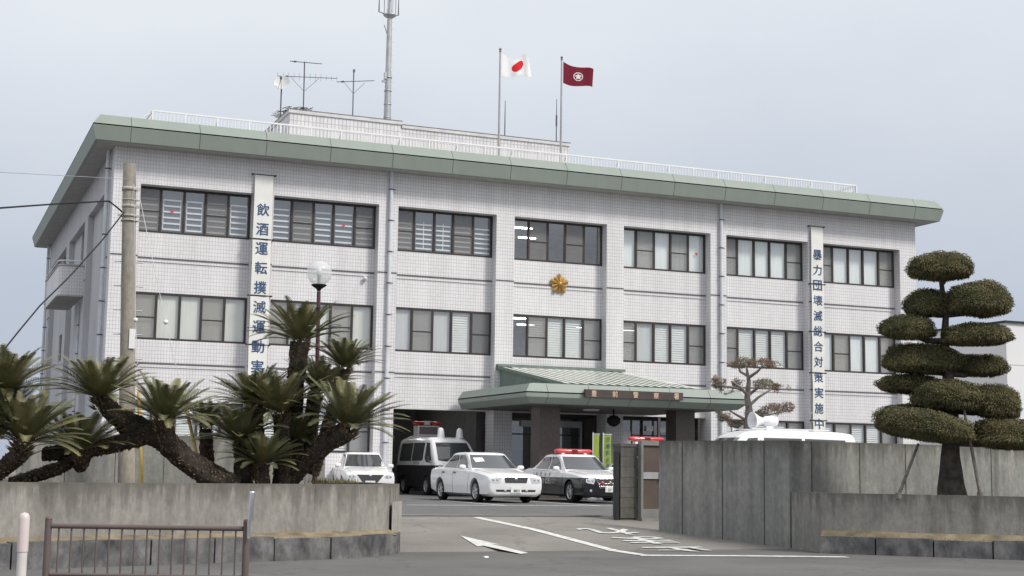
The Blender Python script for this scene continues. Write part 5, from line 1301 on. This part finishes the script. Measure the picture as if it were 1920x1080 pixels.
pads = [(1763, 500, 61, 31, 0, 0), (1835, 562, 62, 39, 3, -.15), (1742, 570, 49, 31, -2, .25), (1701, 615, 53, 26, 2, .1), (1830, 628, 67, 24, -1, -.1), (1730, 674, 77, 33, 2, .3), (1838, 686, 52, 24, 0, .35), (1705, 720, 62, 21, 1, .5),
        (1776, 742, 70, 35, 4, -.1), (1866, 755, 49, 38, 10, -.15), (1702, 778, 58, 24, -4, .3), (1732, 798, 95, 33, 8, -.35), (1885, 814, 70, 34, 2, -.3)]
CPOS = []
for k, (u, v, a, b, tl, dy) in enumerate(pads):
    c = at(u, v+b*.20, TD+dy)-root; m = MB(); pad(m, c, a*PX*.95, a*PX*.82, b*PX*1.06, R(tl), k+1); m.build('foliage_tier', YEW, t, fixn=False); CPOS.append(c)
m = MB()
tp = [(1786, 930, 0, .26), (1785, 915, 0, .215), (1783, 880, 0, .18), (1781, 855, 0, .165), (1784, 830, 0, .15), (1786, 770, .05, .125), (1778, 700, .1, .11), (1771, 640, .1, .09), (1774, 590, .1, .065), (1768, 530, .05, .04), (1764, 500, 0, .025)]
TP = [at(u, v, TD+d)-root for u, v, d, _ in tp]; bark = MB(); bark_n = len(bark.v); bark.tube(TP, [q[3] for q in tp], 12)
for i in range(len(bark.v)): v = Vector(bark.v[i]); bark.v[i] = tuple(v+Vector((noise.noise(v*6), noise.noise(v*6+Vector((5, 5, 5))), 0))*.06)
for k, c in enumerate(CPOS):
    q = min(TP, key=lambda p: abs(p.z-(c.z-.12))+0*(p-c).length); mid = (q+c)/2+Vector((0, 0, -.08)); bark.tube([q, mid, c+Vector((0, 0, -.05))], [.06, .045, .025], 8)
bark.build('trunk', TBARK, t, fixn=False)
PROP = mat('prop_pole', (.20, .18, .16), .8, .2, var=.3, vscale=8)
for pts, lab in (([(1722, 832, TD-.3), (1682, 925, TD-.7)], 'grey wooden prop leaning to the left under the cloud pruned tree'), ([(1806, 760, TD-.4), (1840, 930, TD-.7)], 'grey wooden prop leaning to the right under the cloud pruned tree')):
    P = [at(*q) for q in pts]; P[-1].z = .55; mm = MB(); mm.tube(P, [.022, .032], 8); e = P[1]+(P[0]-P[1])*.06; mm.lathe([(.05, -.05), (.055, 0), (.05, .05)], e, n=8); tag(mm.build('tree_prop', PROP), lab, 'prop')

# ------------------------------------------------------------------ thin garden pine by the entrance
PD2 = 42.2
ND = [mat('pine_rust', (.27, .19, .15), .9, .1, var=.3, vscale=5), mat('pine_dull_green', (.21, .195, .13), .9, .1, var=.3, vscale=5)]
pr = at(1404, 885, PD2); pr.z = 0
t = thing('garden_pine', 'thin half bare garden pine with rusty needles beside the entrance canopy', 'tree', pr)
def pz(u, v, d=0): return at(u, v, PD2+d)-pr
m = MB(); PB2 = mat('pine_bark', (.20, .18, .16), .9, .1, var=.3, vscale=9)
trunk = [pz(1404, 885)*1, pz(1402, 800), pz(1405, 770), pz(1401, 745), pz(1404, 715), pz(1400, 690)]; trunk[0].z = 0
m.tube(trunk, [.16, .13, .11, .09, .065, .03], 10)
limbs = [[(1404, 708), (1420, 697), (1432, 684)], [(1403, 705), (1388, 697), (1384, 686)], [(1402, 742), (1420, 728), (1440, 722), (1470, 724)], [(1402, 742), (1388, 726), (1372, 715)], [(1395, 732), (1378, 727), (1352, 724), (1340, 712)],
         [(1403, 762), (1422, 745), (1446, 730)], [(1404, 790), (1425, 783), (1440, 778), (1478, 770)], [(1403, 790), (1385, 780), (1368, 770)], [(1402, 796), (1375, 790), (1352, 782), (1344, 778)]]
for k, lb_ in enumerate(limbs):
    P = [pz(u, v, (k % 3-1)*.25*i) for i, (u, v) in enumerate(lb_)]; m.tube(P, [.05-.012*i for i in range(len(P))], 6)
m.build('trunk', PB2, t)
tw = random.Random(12)
for k, (u, v, a, b, d) in enumerate([(1388, 680, 26, 12, .2), (1425, 682, 30, 11, 0), (1450, 684, 14, 7, 0), (1383, 716, 15, 11, .2), (1347, 716, 15, 14, 0), (1362, 732, 14, 8, .2), (1432, 722, 23, 12, -.1), (1466, 728, 18, 11, 0), (1450, 768, 26, 12, 0), (1476, 764, 15, 10, .1), (1425, 776, 12, 7, .2), (1360, 783, 16, 9, 0), (1378, 795, 14, 8, .1), (1346, 775, 8, 6, 0), (1402, 775, 6, 8, 0)]):
    mm = MB(); c = pz(u, v, d); q = PD2/FPX
    for j in range(int(a*b*2.5)):
        while True:
            x, y, z = tw.uniform(-1, 1), tw.uniform(-1, 1), tw.uniform(-1, 1)
            if x*x+y*y+z*z < 1: break
        p = c+RT0*x*a*q+Vector((0, 0, z*b*q))+Vector((FW.x, FW.y, 0))*y*a*q*.9
        if noise.noise(p*3.1) < -.14: continue
        for e in range(3):
            dv = Vector((tw.gauss(0, 1), tw.gauss(0, 1), tw.gauss(.5, 1))).normalized()*tw.uniform(.05, .10); sd_ = dv.cross(Vector((tw.gauss(0, 1), tw.gauss(0, 1), tw.gauss(0, 1)))).normalized()*.007
            mm.add([p-sd_, p+sd_, p+dv], [[0, 1, 2]], 0 if noise.noise(p*2+Vector((3, 0, 0)))+tw.uniform(-.3, .3) > 0 else 1)
    mm.build('needle_tuft', ND, t, fixn=False)
